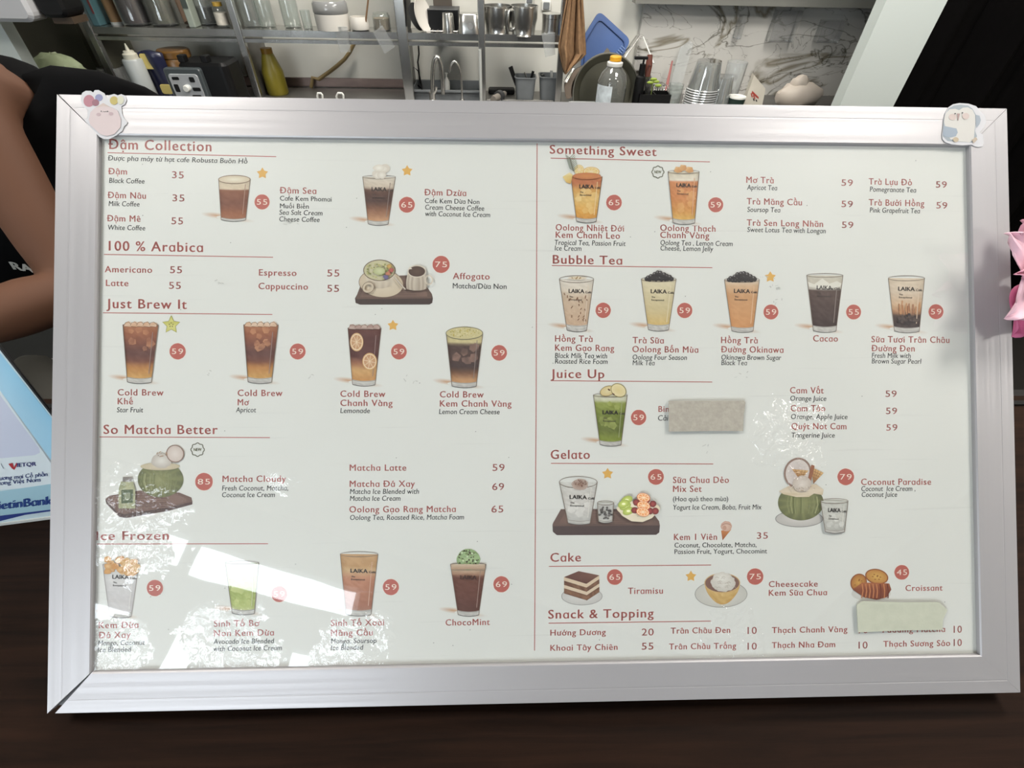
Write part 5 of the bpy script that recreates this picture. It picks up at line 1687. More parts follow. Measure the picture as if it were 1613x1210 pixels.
part(o, 'lid', [(0.97, 0.79), (1.03, 0.8), (1.03, 0.98), (0.98, 1), (0, 1)], STEEL, r, h)
for px0, px1, py0, py1, lab in ((827, 841, -14, 8, 'wall switch plate above the steel milk jugs'), (853, 868, 1, 17, 'wall switch plate above the lidded canister')):
    p0, p1 = K(px0, py1, 3.0), K(px1, py0, 3.0)
    c = (p0 + p1) / 2
    mb = MB(); mb.rbox((0, 0, 0), (p1.x - p0.x, 0.012, p1.z - p0.z), 0.006, axis='y')
    o = build('switch_plate', mb, WHITEP, None, (c.x, 3.003, c.z)); tag(o, lab, 'switch plate')
    mb = MB(); mb.rbox((0, -0.008, 0), ((p1.x - p0.x) * 0.68, 0.006, (p1.z - p0.z) * 0.7), 0.004, axis='y'); build('rocker', mb, GREY, o)
# bay three, worktop level: sink trough, taps
x0, x1 = K(647, 142, 2.72).x, K(757, 142, 2.72).x
zt = K(700, 131, 2.90).z - CTZ
tr = MB(); w = x1 - x0; dpt = 0.2
for dx, dy, sx, sy in ((-w / 2, 0, 0.006, dpt), (w / 2, 0, 0.006, dpt), (0, -dpt / 2, w, 0.006), (0, dpt / 2, w, 0.006)):
    tr.box((dx, dy, zt / 2), (sx, sy, zt))
tr.box((0, 0, 0.003), (w, dpt, 0.006))
o = build('tray', tr, GREY, None, ((x0 + x1) / 2, 2.86, CTZ)); tag(o, 'grey plastic trough behind the two chrome taps', 'tray')
mb = MB(); mb.box((0, -dpt / 2 - 0.006, zt - 0.004), (w + 0.02, 0.012, 0.008)); mb.box((0, dpt / 2 + 0.006, zt - 0.004), (w + 0.02, 0.012, 0.008)); build('rim', mb, GREY, o)


def tapthing(pxs, Y, rad, label, knob):
    P = [K(x, y, Y) for x, y in pxs]
    c = Vector((P[0].x, Y, CTZ))
    t = thing('tap', label, 'tap', c, 'chrome taps at the sink')
    mb = MB(); pts = [Vector((P[0].x, Y, CTZ)) - c] + [p - c for p in P[1:]]
    sm = []
    for i in range(len(pts) - 1):
        p_, q_ = pts[i], pts[i + 1]
        sm += [p_.lerp(q_, k / 3) for k in range(3)]
    sm.append(pts[-1])
    for _ in range(2):
        sm = [sm[0]] + [(sm[i - 1] + sm[i] * 2 + sm[i + 1]) / 4 for i in range(1, len(sm) - 1)] + [sm[-1]]
    mb.tube(sm, rad, 12); build('spout', mb, STEEL, t, smooth=True)
    mb = MB(); mb.lathe([(rad * 2.4, 0), (rad * 2.4, 0.02), (rad * 1.6, 0.03), (rad * 1.6, 0.06 if knob else 0.03), (0, 0.06 if knob else 0.03)], 16); build('base', mb, STEEL, t, smooth=True)
    if knob:
        mb = MB(); mb.tube([(0.0, 0, 0.045), (0.02, -0.01, 0.07), (0.024, -0.012, 0.085)], [0.008, 0.006, 0.007], 10); build('handle', mb, STEEL, t, smooth=True)


tapthing([(682, 160), (681, 130), (682, 105), (685, 90), (691, 90), (695, 105), (697, 125), (698, 148)], 2.66, 0.010, 'tall chrome tap with a wide swan neck at the sink', True)
tapthing([(728, 160), (727, 125), (723, 104), (716, 95), (710, 101), (708, 114)], 2.68, 0.0055, 'thin chrome tap with a hooked neck, right of the tall tap', False)
o, r, h = item('pump_bottle', 'small white pump bottle behind the thin chrome tap', 'bottle', [(0.9, 0), (1, 0.05), (1, 0.6), (0.5, 0.72), (0.3, 0.8), (0, 0.8)], WHITEP, 704, 135, 2.9, CTZ, 9, 115)
part(o, 'pump_head', [(0.2, 0.8), (0.2, 0.94), (0.5, 0.95), (0.5, 1), (0, 1)], WHITEP, r, h)
mb = MB()
pts = [K(x, y, 2.96) for x, y in ((659, 72), (660, 85), (658, 98), (660, 112), (661, 128))]
c = Vector((pts[0].x, 2.96, pts[-1].z)); mb.tube([p - c for p in pts] + [Vector((-0.01, 0, -0.03)), Vector((-0.04, -0.02, 0.0)), Vector((-0.035, -0.02, 0.07)), Vector((-0.01, -0.02, 0.05)), Vector((0, -0.02, -0.02)), Vector((0, -0.03, CTZ - c.z + 0.003))], 0.004, 6)
tag(build('cable', mb, BLACK, None, c, True), 'black cable hanging on the wall left of the taps', 'cable')
mb = MB(); p0, p1 = K(756, 78, YF - 0.01), K(756, 165, YF - 0.01); mb.tube([(0, 0, 0), (0, 0, p0.z - CTZ)], 0.008, 10)
tag(build('pipe', mb, mat('grey_white_plastic', (176, 178, 174), 0.4), None, (p0.x, YF - 0.012, CTZ), True), 'thin pale upright pipe in front of the shelf post right of the taps', 'pipe')
# bay four, worktop level: two bins with tools
for k, (xa, xb_, yt, lab) in enumerate(((811, 843, 123, 'left of two grey plastic bins holding bar tools'), (849, 883, 122, 'right of two grey plastic bins holding bar tools'))):
    Yb = 2.81
    X = K((xa + xb_) / 2, 135, Yb).x
    r = (xb_ - xa) / 2 * mpp((xa + xb_) / 2, 135, Yb)
    h = K((xa + xb_) / 2, yt, Yb - r).z - CTZ
    mb = MB()
    mb.lathe([(r * 0.82, 0), (r * 0.84, 0.004), (r, h * 0.96), (r * 1.07, h * 0.97), (r * 1.07, h), (r * 0.95, h), (r * 0.78, 0.008), (0, 0.008)], 32, sq=6)
    o = tag(build('utensil_bin', mb, GREY, None, (X, Yb, CTZ), True), lab, 'bin', 'grey utensil bins')
TOOLS = [((804, 105), (814, 135), 0.010, BLACK, 'black spatula handle sticking out of the left grey bin'), ((826, 114), (834, 134), 0.006, STEEL, 'steel tool handle in the left grey bin'), ((840, 112), (832, 140), 0.006, BLACK, 'short black tool handle between the two grey bins'),
         ((855, 117), (859, 138), 0.007, STEEL, 'steel tongs end in the right grey bin'), ((869, 111), (868, 136), 0.006, WHITEP, 'pale plastic tool handle in the right grey bin')]
for (a_, b_, rr, m, lab) in TOOLS:
    P, Q = K(a_[0], a_[1], 2.81), K(b_[0], b_[1], 2.81)
    Q.z = max(Q.z, CTZ + 0.02)
    mb = MB(); mb.tube([Vector((0, 0, 0)), (P - Q) * 0.5, (P - Q)], [rr * 0.8, rr, rr * 1.1], 10, flat=0.5)
    tag(build('bar_tool', mb, m, None, Q, True), lab, 'bar tool', 'bar tools in the grey bins')
P, Q = K(777, 150, 2.70), K(795, 136, 2.82)
mb = MB(); d = Q - P; d.z = 0; z_ = Vector((0, 0, 0.022)); mb.tube([z_, z_ + d * 0.06, z_ + d * 0.6, z_ + d], [0.016, 0.018, 0.017, 0.012], 14)
o = tag(build('torch', mb, mat('grey_brown_plastic', (120, 114, 106), 0.45), None, (P.x, P.y, CTZ), True), 'grey rod shaped tool lying left of the grey bins', 'tool')
mb = MB(); mb.lathe([(0.026, 0), (0.026, 0.03), (0, 0.03)], 14, z_ + d * 0.62, rot=(-d).normalized().to_track_quat('Z', 'Y').to_matrix()); build('collar', mb, DARKGREY, o, smooth=True)
mb = MB(); mb.rbox((0, 0, 0.012), (0.14, 0.06, 0.024), 0.012); tag(build('tray', mb, BLACK, None, (K(790, 140, 2.9).x, 2.92, CTZ)), 'black shallow tray behind the grey rod shaped tool', 'tray')

# ------------------------------------------------------------------ right of the shelf: towel, boards, trays
towel = [(899, -30), (915, -30), (917, 0), (919, 40), (922, 70), (923, 86), (912, 92), (906, 103), (889, 115), (884, 100), (880, 76), (884, 50), (892, 20), (895, 0)]
Yw = 2.66
cen = K(895, 0, Yw)
top_z = K(905, -30, Yw).z


def tw(u, v):
    v2 = v
    L, R = (lambda y: 899 - 19 * min(1, max(0, (y + 30) / 106)) ** 0.9 + (9 * max(0, (y - 76) / 39))), (lambda y: 915 + 8 * min(1, (y + 30) / 115) - 32 * max(0, (y - 86) / 29))
    y = -30 + 145 * v2
    x = L(y) + (R(y) - L(y)) * u
    p = K(x, y, Yw)
    p.y += 0.012 * math.sin(u * 11 + v * 2) * (0.4 + v) + 0.01 * math.sin(u * 23)
    return p - cen


mb = MB(); mb.grid(tw, 24, 24)
o = build('towel', mb, mat('brown_towel', (134, 104, 74), 0.95, noise=0.15, scale=60, bump=0.8), None, cen, True); solidify(o, 0.006)
tag(o, 'brown towel hanging at the right end of the shelf unit', 'towel')
mb = MB(); mb.rbox((0, 0, 0), (0.05, 0.05, 0.02), 0.006); tag(build('hook_rail', mb, STEEL, None, (K(905, -30, Yw).x, Yw + 0.01, top_z)), 'steel hook holding the brown towel', 'hook')


def leaning_panel(name, label, cat, pts, Y0, Y1, thick, m, rounding=0.0, extra=None):
    """flat thing leaning on the wall: lower points nearer (Y0), upper points further back (Y1)"""
    ys = [p[1] for p in pts]
    lo, hi = max(ys), min(ys)
    P = [K(x, y, Y0 + (Y1 - Y0) * (lo - y) / (lo - hi)) for x, y in pts]
    if rounding:
        R = []
        n = len(P)
        for i in range(n):
            a_, b_, c_ = P[i - 1], P[i], P[(i + 1) % n]
            d0, d1 = (a_ - b_), (c_ - b_)
            s0, s1 = b_ + d0.normalized() * min(rounding, d0.length / 2), b_ + d1.normalized() * min(rounding, d1.length / 2)
            for k in range(6):
                t = k / 5
                R.append(s0 * (1 - t) ** 2 + b_ * 2 * t * (1 - t) + s1 * t * t)
        P = R
    c = sum(P, Vector()) / len(P)
    mb = MB(); mb.slab([p - c for p in P], (0, thick, 0))
    o = build(name, mb, m, None, c)
    return tag(o, label, cat), P, c


BLUE = mat('blue_plastic', (58, 88, 142), 0.45, noise=0.06, scale=12)
o, P, c = leaning_panel('cutting_board', 'blue plastic cutting board leaning on edge against the wall', 'cutting board', [(944, 17), (994, 63), (948, 150), (912, 150), (918, 60)], 2.84, 2.93, 0.012, BLUE, 0.03)
mb = MB(); inner = [(p - c) * 0.84 + Vector((0, -0.004, 0)) for p in P]; mb.tube(inner + inner[:1], 0.003, 6, cap=False); build('groove', mb, mat('dark_blue_plastic', (44, 70, 118), 0.5), o, smooth=True)
mb = MB()
for k in range(4):
    a_, b_ = K(971 + k * 2.6, 82 - k * 3.2, 2.868), K(976.5 + k * 2.6, 87 - k * 3.2, 2.868); mb.tube([a_ - c, b_ - c], 0.003, 6)
build('slots', mb, mat('pale_blue_plastic', (120, 146, 190), 0.5), o)
def rod(name, label, cat, a_, b_, Ya, Yb, r0, r1, m, flat=1.0):
    A_, B_ = K(a_[0], a_[1], Ya), K(b_[0], b_[1], Yb)
    mb = MB(); mb.tube([Vector((0, 0, 0)), (B_ - A_) * 0.5, B_ - A_], [r0, (r0 + r1) / 2, r1], 12, flat=flat)
    return tag(build(name, mb, m, None, A_, True), label, cat)


rod('steel_bar', 'long flat steel bar leaning right of the blue cutting board', 'bar', (962, 118), (1005, 57), 2.82, 2.93, 0.014, 0.014, STEEL, 0.4)
rod('straw', 'thin white straw leaning on the marble wall', 'straw', (1030, 100), (1013, 58), 2.84, 2.95, 0.0035, 0.0035, WHITEP)
OLIVE = mat('dark_olive_metal', (70, 69, 58), 0.38, 0.5)
def disc(name, label, cat, px, py, Y, rpx, m, lean, rimm, sy=1.0):
    c = K(px, py, Y)
    r = rpx * mpp(px, py, Y)
    rot = Matrix.Rotation(math.radians(90 - lean), 3, 'X')
    mb = MB()
    mb.lathe([(0, 0.004), (r * 0.8, 0.004), (r * 0.86, 0.012), (r * 0.97, 0.018), (r, 0.014), (r, 0.008), (r * 0.85, -0.004), (0, -0.006)][::-1], 48, rot=rot)
    o = build(name, mb, m, None, c, True)
    tag(o, label, cat)
    mb = MB(); pts = [rot @ Vector((r * math.cos(2 * math.pi * k / 48), r * math.sin(2 * math.pi * k / 48), 0.014)) for k in range(49)]
    mb.tube(pts, 0.004, 6, cap=False); build('rim', mb, rimm, o, smooth=True)
    return o


disc('serving_tray', 'large round dark tray propped upright behind the water bottle', 'tray', 953, 146, 2.72, 51, OLIVE, 14, mat('pale_metal_rim', (134, 132, 122), 0.35, 0.7))
disc('serving_tray', 'dull grey tray standing mostly hidden right of the dark tray', 'tray', 1004, 136, 2.87, 22, mat('grey_metal', (104, 102, 96), 0.4, 0.6), 10, STEEL_DULL)
o, P, c = leaning_panel('carton', 'brown grey box corner rising behind the dark round tray', 'carton', [(940, 105), (959, 78), (966, 92), (966, 150), (935, 150)], 2.78, 2.8, 0.05, mat('brown_grey_card', (112, 104, 88), 0.6))
o, P, c = leaning_panel('pan', 'dark brown pan leaning left of the dark round tray', 'pan', [(888, 132), (908, 108), (924, 102), (930, 112), (906, 150), (892, 158)], 2.70, 2.78, 0.02, mat('dark_brown_metal', (66, 56, 46), 0.35, 0.6), 0.02)
rod('ladle', 'bright steel ladle handle beside the brown pan', 'ladle', (890, 130), (902, 108), 2.70, 2.74, 0.011, 0.009, STEEL, 0.5)
mb = MB(); mb.rbox((0, 0, 0.018), (0.2, 0.09, 0.036), 0.03); tag(build('food_box', mb, CLOUDYP, None, (K(925, 150, 2.62).x, 2.6, CTZ)), 'low clear lidded box in front of the dark round tray', 'box')
# water bottle
o, r, h = item('water_bottle', 'clear plastic water bottle with an orange cap in front of the round tray', 'bottle', [(0.9, 0), (1, 0.03), (1, 0.2), (0.96, 0.23), (1, 0.26), (1, 0.60), (0.82, 0.72), (0.5, 0.82), (0.34, 0.87), (0.34, 0.93), (0, 0.93)], clear('bottle_plastic', (0.86, 0.87, 0.85), 2.0, 0.05, 0.08), 963, 140, 2.56, CTZ - 0.0, 46, 88, 32)
part(o, 'neck_ring', [(0.5, 0.84), (0.52, 0.86), (0.52, 0.90), (0.40, 0.915), (0.36, 0.915)], WHITEP, r, h)
part(o, 'cap', [(0.38, 0.925), (0.38, 0.99), (0.34, 1), (0, 1)], mat('orange_cap', (214, 156, 40), 0.4), r, h)
mb = MB()
for k in range(8):
    a0_, a1_ = math.radians(190 + k * 9), math.radians(190 + (k + 1) * 9)
    mb.add([(1.02 * r * math.cos(a), 1.02 * r * math.sin(a), z) for a, z in ((a0_, h * 0.1), (a1_, h * 0.1), (a1_, h * 0.55), (a0_, h * 0.55))], [(0, 1, 2, 3)])
lb = build('label', mb, mat('white_blue_label', (196, 204, 208), 0.5, noise=0.2, scale=40), o); solidify(lb, 0.0006, 1)
# black pump bottle
o, r, h = item('pump_bottle', 'black pump bottle left of the red handled knife', 'bottle', [(0.9, 0), (1, 0.03), (1, 0.55), (0.9, 0.62), (0.45, 0.66), (0.45, 0.74), (0, 0.74)], BLACK, 1008, 130, 2.68, CTZ, 16, 89)
part(o, 'collar', [(0.6, 0.66), (0.6, 0.86), (0, 0.86)], BLACK, r, h)
mb = MB(); mb.tube([(0, 0, h * 0.84), (0, 0, h * 0.96)], r * 0.2, 8); mb.rbox((-r * 0.6, 0, h * 0.975), (r * 2.6, r * 0.9, h * 0.05), 0.004); build('pump_head', mb, BLACK, o)
# knife with a red brown handle, caddy, sprig, red stick
kn = thing('knife', 'knife with a red brown wooden handle standing in the black caddy', 'knife', K(1021, 150, 2.7))
A_, B_ = K(1024, 86, 2.72), K(1020, 121, 2.7)
o0 = kn.location.copy()
mb = MB(); mb.tube([A_ - o0, (A_ * 0.5 + B_ * 0.5) - o0, B_ - o0], [0.012, 0.017, 0.012], 12, flat=0.5); build('handle', mb, mat('red_brown_wood', (96, 50, 38), 0.4), kn, smooth=True)
mb = MB(); mb.tube([B_ - o0, Vector((0, 0, CTZ + 0.03 - o0.z))], [0.012, 0.014], 8, flat=0.2); build('blade', mb, STEEL, kn)
mb = MB(); mb.lathe([(0.0025, 0), (0.0025, 0.02), (0, 0.02)], 8, (A_ * 0.55 + B_ * 0.45) - o0 + Vector((0, -0.01, 0)), rot=Matrix.Rotation(math.radians(90), 3, 'X')); build('rivet', mb, STEEL, kn)
cx0 = K(1030, 155, 2.66).x
mb = MB()
for k, (dx, w) in enumerate(((-0.045, 0.04), (0.0, 0.045), (0.05, 0.05))):
    mb.rbox((dx, 0, 0.02), (w, 0.07, 0.04), 0.006)
cz = K(1028, 149, 2.64).z - CTZ
mb = MB()
for dx, dy, sx, sy in ((-0.075, 0, 0.004, 0.08), (0.075, 0, 0.004, 0.08), (0, -0.04, 0.154, 0.004), (0, 0.04, 0.154, 0.004), (0.0, 0, 0.004, 0.08)):
    mb.box((dx, dy, cz / 2), (sx, sy, cz))
mb.box((0, 0, 0.002), (0.154, 0.084, 0.004))
tag(build('cutlery_caddy', mb, BLACK, None, (cx0, 2.68, CTZ)), 'black cutlery caddy at the foot of the marble wall', 'caddy')
mb = MB(); pts = []
for k in range(60):
    t = k / 59
    pts.append(Vector((0.036 * t * 2 - 0.036, 0.012 * math.cos(t * 38), cz + 0.02 + 0.014 * math.sin(t * 38))))
mb.tube([Vector((-0.036, 0.012, 0.006))] + pts, 0.002, 6); tag(build('whisk', mb, STEEL, None, (cx0 + 0.03, 2.68, CTZ), True), 'coiled wire whisk in the black caddy', 'whisk')
sp = thing('sprig', 'small bright green sprig standing in the black caddy', 'plant', (K(1025, 150, 2.66).x, 2.655, CTZ + 0.005))
zs = K(1025, 128, 2.66).z - CTZ
mb = MB(); mb.tube([(0.005, 0, 0), (0, 0, zs * 0.5), (-0.004, 0, zs * 0.9)], 0.002, 6); build('stem', mb, mat('green_stem', (110, 128, 60), 0.5), sp)
for dx, dz, a in ((-0.015, 0.0, 0.6), (0.012, 0.004, -0.5), (0.026, -0.012, -0.9), (-0.002, 0.014, 0.1)):
    mb = MB(); mb.ball((dx, 0, zs * 0.92 + dz), 0.014, sc=(1.2, 0.35, 0.5), seg=12); build('leaf', mb, mat('green_leaf', (140, 160, 62), 0.5), sp, smooth=True)
rod('stick', 'slim dull red stick leaning on the marble wall', 'stick', (1046, 156), (1059, 96), 2.76, 2.93, 0.010, 0.004, mat('dull_red_plastic', (150, 96, 92), 0.5), 0.5)
o, P, c = leaning_panel('acrylic_sheet', 'clear acrylic sheet leaning on the marble wall behind the cups', 'sheet', [(1050, 156), (1072, 74), (1087, 64), (1092, 70), (1068, 156)], 2.84, 2.95, 0.006, CLEARP)
# nested cups
Yc = 2.62
base = K(1100, 160, Yc)
r_c = 24 * mpp(1105, 140, Yc)
zc_top = K(1118, 95, Yc).z
ncup, ch = 11, 0.115
step = (zc_top - CTZ - ch) / (ncup - 1)


def cup_mesh(r):
    mb = MB()
    mb.lathe([(r, 0.006), (r * 0.74, ch), (0, ch)], 24)
    mb.f.pop(); mb.m.pop()
    mb.lathe([(r * 0.99, 0.0), (r * 1.06, 0), (r * 1.09, 0.0025), (r * 1.06, 0.0055), (r * 0.995, 0.006)], 24, m=1)
    mb.f.pop(); mb.m.pop(); mb.f.pop(); mb.m.pop()
    return mb


RIMC = clear('stacked_cup_plastic', (0.95, 0.96, 0.95), 3.0, 0.04, 0.10)
first = None
for (px, n, lab1, lab2) in ((1104, ncup, 'lowest', 'tall'), (1133, 5, 'lowest', 'short')):
    X = K(px, 150, Yc).x
    rr = r_c * (1.0 if n == ncup else 0.78)
    proto = None
    for i in range(n):
        lab = 'clear upturned cup, %s of the %s stack by the marble' % ('topmost' if i == n - 1 else 'lowest' if i == 0 else '%s from the top' % ('', 'second', 'third', 'fourth', 'fifth', 'sixth', 'seventh', 'eighth', 'ninth', 'tenth')[n - 1 - i], lab2)
        if proto is None:
            o = build('plastic_cup', cup_mesh(rr), [RIMC, clear('cup_rim_plastic', (0.9, 0.9, 0.9), 4.0, 0.1, 0.5)], None, (X, Yc, CTZ), True)
            proto = o
        else:
            o = proto.copy(); COL.objects.link(o)
            o.location = (X, Yc, CTZ + step * i)
        tag(o, lab, 'cup', 'clear cups in the %s stack' % lab2)
item('tumbler', 'clear glass tumbler left of the tall cup stack', 'glass', CUPP, GLASS, 1063, 148, 2.66, CTZ, 22, 132)
item('tumbler', 'tall clear plastic cup right of the cup stacks', 'cup', CUPP, CLEARP, 1150, 140, 2.70, CTZ, 30, 97)
o, r, h = item('paper_cup', 'dark green cup with a white rim beside the paper bag', 'cup', [(0.85, 0), (1, 0.9), (0.95, 0.9), (0.8, 0.05), (0, 0.05)], mat('dark_green', (28, 46, 40), 0.4), 1161, 156, 2.58, CTZ, 25, 151)
part(o, 'rim', [(1.02, 0.9), (1.04, 0.95), (1.0, 1.0), (0.94, 0.95)], WHITEP, r, h)
Yp = 2.6
P = [K(1172, 162, Yp), K(1204, 162, Yp), K(1206, 140, Yp), K(1196, 128, Yp), K(1188, 118, Yp), K(1181, 138, Yp)]
c = Vector((K(1188, 160, Yp).x, Yp, CTZ))
P[0].z = P[1].z = CTZ
mb = MB(); mb.slab([p - c for p in P], (0.01, 0.05, 0))
o = tag(build('paper_bag', mb, mat('pale_paper', (206, 200, 186), 0.8, noise=0.06), None, c), 'pale paper bag with red printing, pointed top, below the marble wall', 'bag')
mb = MB()
for pts in ([(1185, 143), (1195, 153), (1195, 156), (1184, 147)], [(1184, 147), (1186, 153), (1184, 153), (1182.5, 147)], [(1188, 150), (1190, 156), (1188, 156), (1186, 150)]):
    q = [K(x, y, Yp - 0.001) - c for x, y in pts]; mb.slab(q, (0, 0.002, 0))
build('red_print', mb, mat('red_print', (176, 70, 60), 0.6), o)
mb = MB()
for pts in ([(1186, 155), (1188, 155), (1189, 159), (1187, 159)], [(1190, 157), (1192, 157), (1193, 160), (1191, 160)]):
    q = [K(x, y, Yp - 0.001) - c for x, y in pts]; mb.slab(q, (0, 0.002, 0))
build('dark_print', mb, mat('dark_print', (60, 58, 56), 0.6), o)
c = Vector((K(1262, 150, 2.68).x, 2.70, CTZ))
mb = MB(); hh = K(1252, 118, 2.70).z - CTZ; mb.ball((0, 0, hh * 0.40), hh * 0.62, seg=18, sc=(1.25, 0.6, 0.66), rough=0.10); mb.ball((-0.02, 0.0, hh * 0.75), hh * 0.3, seg=12, sc=(1.0, 0.6, 0.9), rough=0.14)
tag(build('plastic_bag', mb, mat('cloudy_bag', (190, 180, 168), 0.5, noise=0.08, scale=8, bump=0.4), None, c, True), 'crumpled cloudy plastic bag on the worktop beside the white column', 'bag')
# acrylic holders fixed to the marble
for (pts, lab) in (([(1281, 66), (1303, 32), (1335, 36), (1321, 66)], 'clear acrylic holder fixed to the marble nearest the white column'), ([(1204, 64), (1236, 16), (1262, 20), (1250, 66)], 'larger clear acrylic holder in the middle of the marble wall'), ([(1160, 60), (1170, 25), (1176, 25), (1168, 62)], 'narrow clear acrylic strip on the marble left of the holders')):
    P = [K(x, y, 2.93) for x, y in pts]
    c = sum(P, Vector()) / 4
    w = max(p.x for p in P) - min(p.x for p in P); h_ = max(p.z for p in P) - min(p.z for p in P)
    mb = MB(); mb.box((0, -0.02, 0), (w * 0.8, 0.004, h_)); mb.box((0, 0, -h_ / 2), (w * 0.8, 0.044, 0.004)); mb.box((-w * 0.4, 0, 0), (0.004, 0.044, h_)); mb.box((w * 0.4, 0, 0), (0.004, 0.044, h_))
    mb.box((0, 0.022, 0), (w * 0.8, 0.004, h_))
    tag(build('wall_holder', mb, clear('thin_acrylic', (0.985, 0.985, 0.985), 1.6, 0.05, 0.05), None, (c.x, 2.951, c.z)), lab, 'wall holder', 'clear holders on the marble')

# ------------------------------------------------------------------ upper left: appliance, green bag
p0, p1 = K(-60, 34, 2.2), K(50, 24, 2.2)
ap = thing('wall_machine', 'black and white machine mounted high at the upper left corner', 'machine', (p1.x, 2.2, p0.z))
mb = MB(); mb.rbox(((p0.x - p1.x) / 2, 0.05, 0.18), (p1.x - p0.x, 0.10, 0.36), 0.03, axis='y'); build('white_cover', mb, mat('dim_white_plastic', (190, 190, 192), 0.5), ap)
w = K(106, 24, 2.24).x - p1.x
mb = MB(); mb.rbox((w / 2, 0.10, 0.20), (w, 0.12, 0.38), 0.025, axis='y'); build('black_body', mb, BLACK, ap)
mb = MB(); mb.box((w * 0.55, 0.11, 0.0), (w * 0.75, 0.09, 0.02)); build('base', mb, mat('brown_wood_base', (64, 50, 36), 0.6), ap)
gc = Vector((K(90, 105, 2.55).x, 2.55, CTZ))
gh = K(88, 84, 2.55).z - CTZ
mb = MB(); mb.ball((0, 0, gh * 0.5), gh * 0.55, seg=20, sc=(1.15, 0.5, 0.92), rough=0.07); mb.ball((0.06, -0.02, gh * 0.42), gh * 0.45, seg=16, sc=(1.0, 0.5, 0.9), rough=0.08)
o = tag(build('plastic_bag', mb, mat('green_white_plastic', (150, 160, 128), 0.5, noise=0.22, scale=14, bump=0.4), None, gc, True), 'pale green plastic bag on the worktop behind the person', 'bag')
q = K(115, 104, 2.50)
mb = MB(); mb.ball((0.085, -0.085, gh * 0.62), 0.018, seg=10, sc=(1.2, 0.5, 0.9)); build('red_print', mb, mat('orange_red_print', (150, 70, 44), 0.6), o)

# ------------------------------------------------------------------ staff side of the counter
mb = MB(); mb.box((-0.2, 0.63, CZ - 0.27), (3.6, 0.26, 0.03)); mb.box((-0.2, 0.63, (CZ - 0.285) / 2), (3.5, 0.2, CZ - 0.285))
tag(build('staff_shelf', mb, mat('black_laminate', (24, 22, 22), 0.5)), 'black low shelf behind the service counter on the staff side', 'shelf')
zz = CZ - 0.255
q = Kz(52, 600, zz + 0.05)
mb = MB(); mb.tube([(-0.06, 0.06, 0.05), (-0.02, 0.03, 0.055), (0.05, -0.03, 0.05), (0.1, -0.08, 0.04)], [0.018, 0.04, 0.04, 0.03], 12, flat=0.8)
tag(build('pouch', mb, mat('olive_cloth', (44, 42, 36), 0.8, noise=0.15), None, (q.x, q.y, zz - 0.0), True), 'dark olive pouch lying behind the bank payment sign', 'pouch')
q = Kz(64, 583, zz + 0.05)
mb = MB(); mb.rbox((0, 0, 0.02), (0.09, 0.05, 0.04), 0.012); tag(build('metal_tin', mb, STEEL_DULL, None, (q.x + 0.02, q.y + 0.03, zz)), 'small grey metal tin under the forearm of the person', 'tin')

# ------------------------------------------------------------------ the person behind the counter
def skin_mesh(name, joints, edges, m, parent, root=0, sub=2):
    me = bpy.data.meshes.new(name)
    me.from_pydata([tuple(j[0]) for j in joints], edges, [])
    me.materials.append(m)
    o = bpy.data.objects.new(name, me)
    COL.objects.link(o)
    sk = o.modifiers.new('skin', 'SKIN')
    sk.use_smooth_shade = True
    for i, j in enumerate(joints):
        r = j[1] if isinstance(j[1], tuple) else (j[1], j[1])
        me.skin_vertices[0].data[i].radius = r
        me.skin_vertices[0].data[i].use_root = i == root
    s = o.modifiers.new('smooth', 'SUBSURF')
    s.levels = s.render_levels = sub
    if parent is not None:
        o.parent = parent
    return o


SKIN = mat('skin', (88, 59, 43), 0.7, spec=0.25, noise=0.04, scale=8)
SHIRT = mat('black_shirt', (6, 6, 7), 0.9, noise=0.3, scale=30, bump=0.3, spec=0.1)
chest = K(125, 290, 1.06)
sho = K(-60, 150, 0.92)
neckb = K(-150, 60, 1.0)
elb = K(116, 456, 0.75)
wri = K(-45, 514, 0.615)
hnd = K(-115, 520, 0.60)
pel = Vector((chest.x + 0.02, 1.14, 0.90))
sho2 = K(70, 190, 1.22)
elb2 = K(200, 330, 1.16)
wri2 = K(240, 520, 0.92)
head = neckb + Vector((-0.02, -0.05, 0.125))
J = [(pel, 0.12), (pel.lerp(chest, 0.5), 0.105), (chest, 0.11), (chest.lerp(neckb, 0.62), 0.085), (neckb, 0.05), (head - Vector((0, 0, 0.06)), 0.065), (head, 0.085), (head + Vector((0, 0, 0.09)), 0.07),
     (sho, 0.058), (sho.lerp(elb, 0.5), 0.053), (elb, 0.043), (elb.lerp(wri, 0.4), 0.054), (wri, 0.038), (hnd, (0.036, 0.022)),
     (sho2, 0.05), (elb2, 0.042), (wri2, 0.03), (wri2 + Vector((-0.03, -0.07, 0)), (0.035, 0.02))]
Ed = [(0, 1), (1, 2), (2, 3), (3, 4), (4, 5), (5, 6), (6, 7), (3, 8), (8, 9), (9, 10), (10, 11), (11, 12), (12, 13), (3, 14), (14, 15), (15, 16), (16, 17)]
hips = [(pel + Vector((s * 0.09, 0, -0.06)), 0.085) for s in (-1, 1)]
for s in (0, 1):
    b0 = len(J)
    hp = hips[s][0]
    J += [hips[s], (Vector((hp.x, hp.y - 0.03, 0.47)), 0.06), (Vector((hp.x, hp.y, 0.07)), 0.04), (Vector((hp.x, hp.y - 0.15, 0.035)), 0.03)]
    Ed += [(0, b0), (b0, b0 + 1), (b0 + 1, b0 + 2), (b0 + 2, b0 + 3)]
